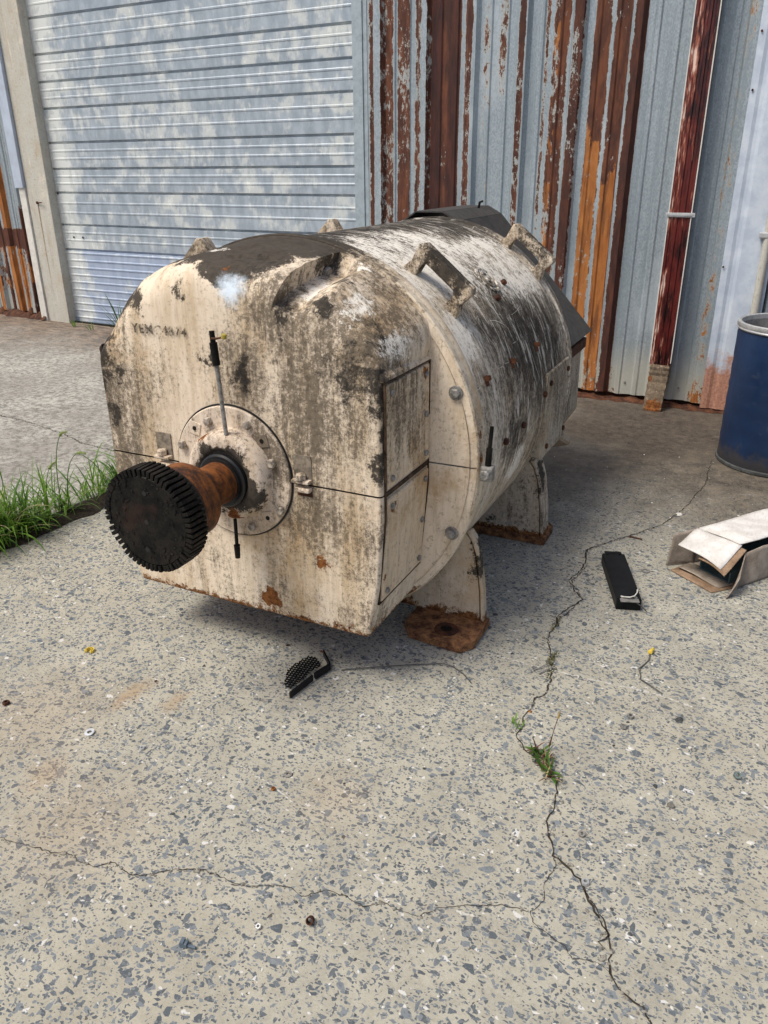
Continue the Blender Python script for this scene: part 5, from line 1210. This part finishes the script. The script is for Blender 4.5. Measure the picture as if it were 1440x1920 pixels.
def stalk(px, py, H, az, lean, droop, lab, head=.05):
    e = put('grass_stalk', px, py, lab, 'grass stalk', 'tall seeding grass stalks by the joint')
    e.location.z = gz(px); bm = bmesh.new(); pts = []; p = Vector((0, 0, 0)); d = Vector((math.cos(az), math.sin(az), 0)); n_ = 14
    for i in range(n_ + 1):
        t = i / n_; a = lean + droop * t ** 3; pts.append(p.copy()); p = p + (d * math.sin(a) + Vector((0, 0, math.cos(a)))) * H / n_
    tube(bm, pts, .0026, 5, .6); obj('stem', bm, M['grass2'], e)
    bm = bmesh.new(); q = pts[-1]; dr = (pts[-1] - pts[-2]).normalized(); hp = []
    for i in range(8):
        hp.append(q.copy()); dr = (dr + Vector((d.x * .10, d.y * .10, -.10))).normalized(); q = q + dr * head / 7
    tube(bm, hp, .0065, 7, .55); rq = random.Random(int(px * -999))
    for i in range(60):
        b = hp[rq.randrange(8)]; v = Vector((rq.gauss(0, 1), rq.gauss(0, 1), rq.gauss(0, 1))).normalized(); tube(bm, [b, b + v * .012], .0005, 3)
    obj('seed_head', bm, M['seed'], e)
    bm = bmesh.new()
    for i in range(3):
        b = pts[2 + i * 3]; P0 = (b.x, b.y, b.z); 
        s_ = bmesh.new(); blade(s_, (0, 0, 5), rq.uniform(.07, .13), .0042, az + rq.uniform(-1, 1) + PI * (i % 2), .3, 1.2); s_.transform(Matrix.Translation(Vector(P0) - Vector((0, 0, 5)))); merge(bm, s_)
    obj('leaf', bm, M['grass'], e)
stalk(-3.07, 2.33, .43, .1, .05, .6, 'tallest upright seeding grass stalk in the middle of the green clump')
stalk(-3.10, 2.08, .44, 2.6, .35, .7, 'seeding grass stalk leaning to the left edge of the photo')
stalk(-3.06, 2.36, .38, .0, .16, 1.1, 'seeding grass stalk arching right from the middle of the clump')
stalk(-3.07, 2.25, .26, 1.8, .1, .8, 'short seeding grass stalk just left of the tallest one')
stalk(-3.08, 2.80, .34, 2.7, .35, .5, 'seeding grass stalk rising close to the machine')
# tufts by the door
def tuft(px, py, n_, L, lab, mat, seed, w_=.004, spread=.9):
    rq = random.Random(seed); bm = bmesh.new(); z0 = gz(px)
    for i in range(n_):
        blade(bm, (px + rq.gauss(0, .012), py + rq.gauss(0, .012), z0), L * rq.uniform(.4, 1), w_ * rq.uniform(.6, 1), rq.uniform(0, 2 * PI), rq.uniform(.1, spread), rq.uniform(.1, .9), 7)
    return tag(obj('grass_tuft', bm, mat, smooth='raw'), lab, 'grass tuft')
tuft(-6.05, 5.68, 22, .50, 'tall thin grass tuft before the roll door, half behind the machine', M['grass2'], 31, .009, 1.0)
tuft(-6.72, 5.66, 12, .12, 'tiny grass tuft at the foot of the door near the post', M['grass'], 32, .005)
tuft(-6.45, 5.62, 10, .14, 'small pale grass tuft at the door foot between the post and the tall tuft', M['grass'], 33, .005)
# weed in the crack
wd = put('crack_weed', -.447, 1.745, 'low weed with reddish centre growing in the long crack at the lower right', 'weed')
for nm, mat, N_, L, w_, sd_ in (('leaves', M['grass2'], 30, .062, .0062, 1), ('red_leaves', M['redleaf'], 34, .05, .0034, 2), ('dry_leaves', leaf_mat('dry_straw', (.34, .24, .12), (.45, .34, .18)), 26, .045, .0022, 3)):
    bm = bmesh.new(); rq = random.Random(40 + sd_)
    for i in range(N_):
        t = rq.random(); bx, by = -.045 + .09 * t + rq.gauss(0, .008), .05 - .10 * t + rq.gauss(0, .01)
        s_ = bmesh.new(); blade(s_, (0, 0, 5), L * rq.uniform(.4, 1), w_ * rq.uniform(.6, 1), rq.uniform(0, 6.28), rq.uniform(.4, 1.35), rq.uniform(0, .6), 5); s_.transform(Matrix.Translation((bx, by, -4.998)))
        for v in s_.verts: v.co.z = max(v.co.z, .002)
        merge(bm, s_)
    obj(nm, bm, mat, wd, smooth='raw')
bm = bmesh.new(); tube(bm, [(0, .02, 0), (.006, .03, .05), (.012, .035, .10), (.02, .035, .145)], .0011, 5); obj('stem', bm, M['redleaf'], wd)
bm = bmesh.new(); tube(bm, [(.02, .035, .143), (.024, .034, .168)], .0034, 6, .5); obj('seed_head', bm, simple('straw_head', (.42, .28, .08)), wd)
bm = bmesh.new(); tube(bm, [(.005, .028, .045), (.010, .033, .085)], .0030, 6, .3); obj('bract', bm, M['redleaf'], wd)
tuft(-.565, 1.872, 9, .035, 'tiny green sprig in the crack just above the weed', M['grass'], 35, .0035, 1.2)
bm = bmesh.new(); rq = random.Random(9)
for (cx_, cy_, n_) in ((-.582, 2.25, 90), (-.637, 2.46, 36), (-.56, 2.17, 26)):
    for i in range(n_):
        s_ = bmesh.new(); blade(s_, (0, 0, 5), rq.uniform(.006, .018), .0014, rq.uniform(0, 6.28), rq.uniform(.2, 1.4), .5, 3); s_.transform(Matrix.Translation((cx_ + rq.gauss(0, .006), cy_ + rq.gauss(0, .028), -4.999))); merge(bm, s_)
tag(obj('moss', bm, leaf_mat('brown_moss', (.07, .075, .03), (.15, .14, .06), .1), smooth='raw'), kind='stuff', label='brownish moss filling the long crack between the front foot and the weed', cat='moss')
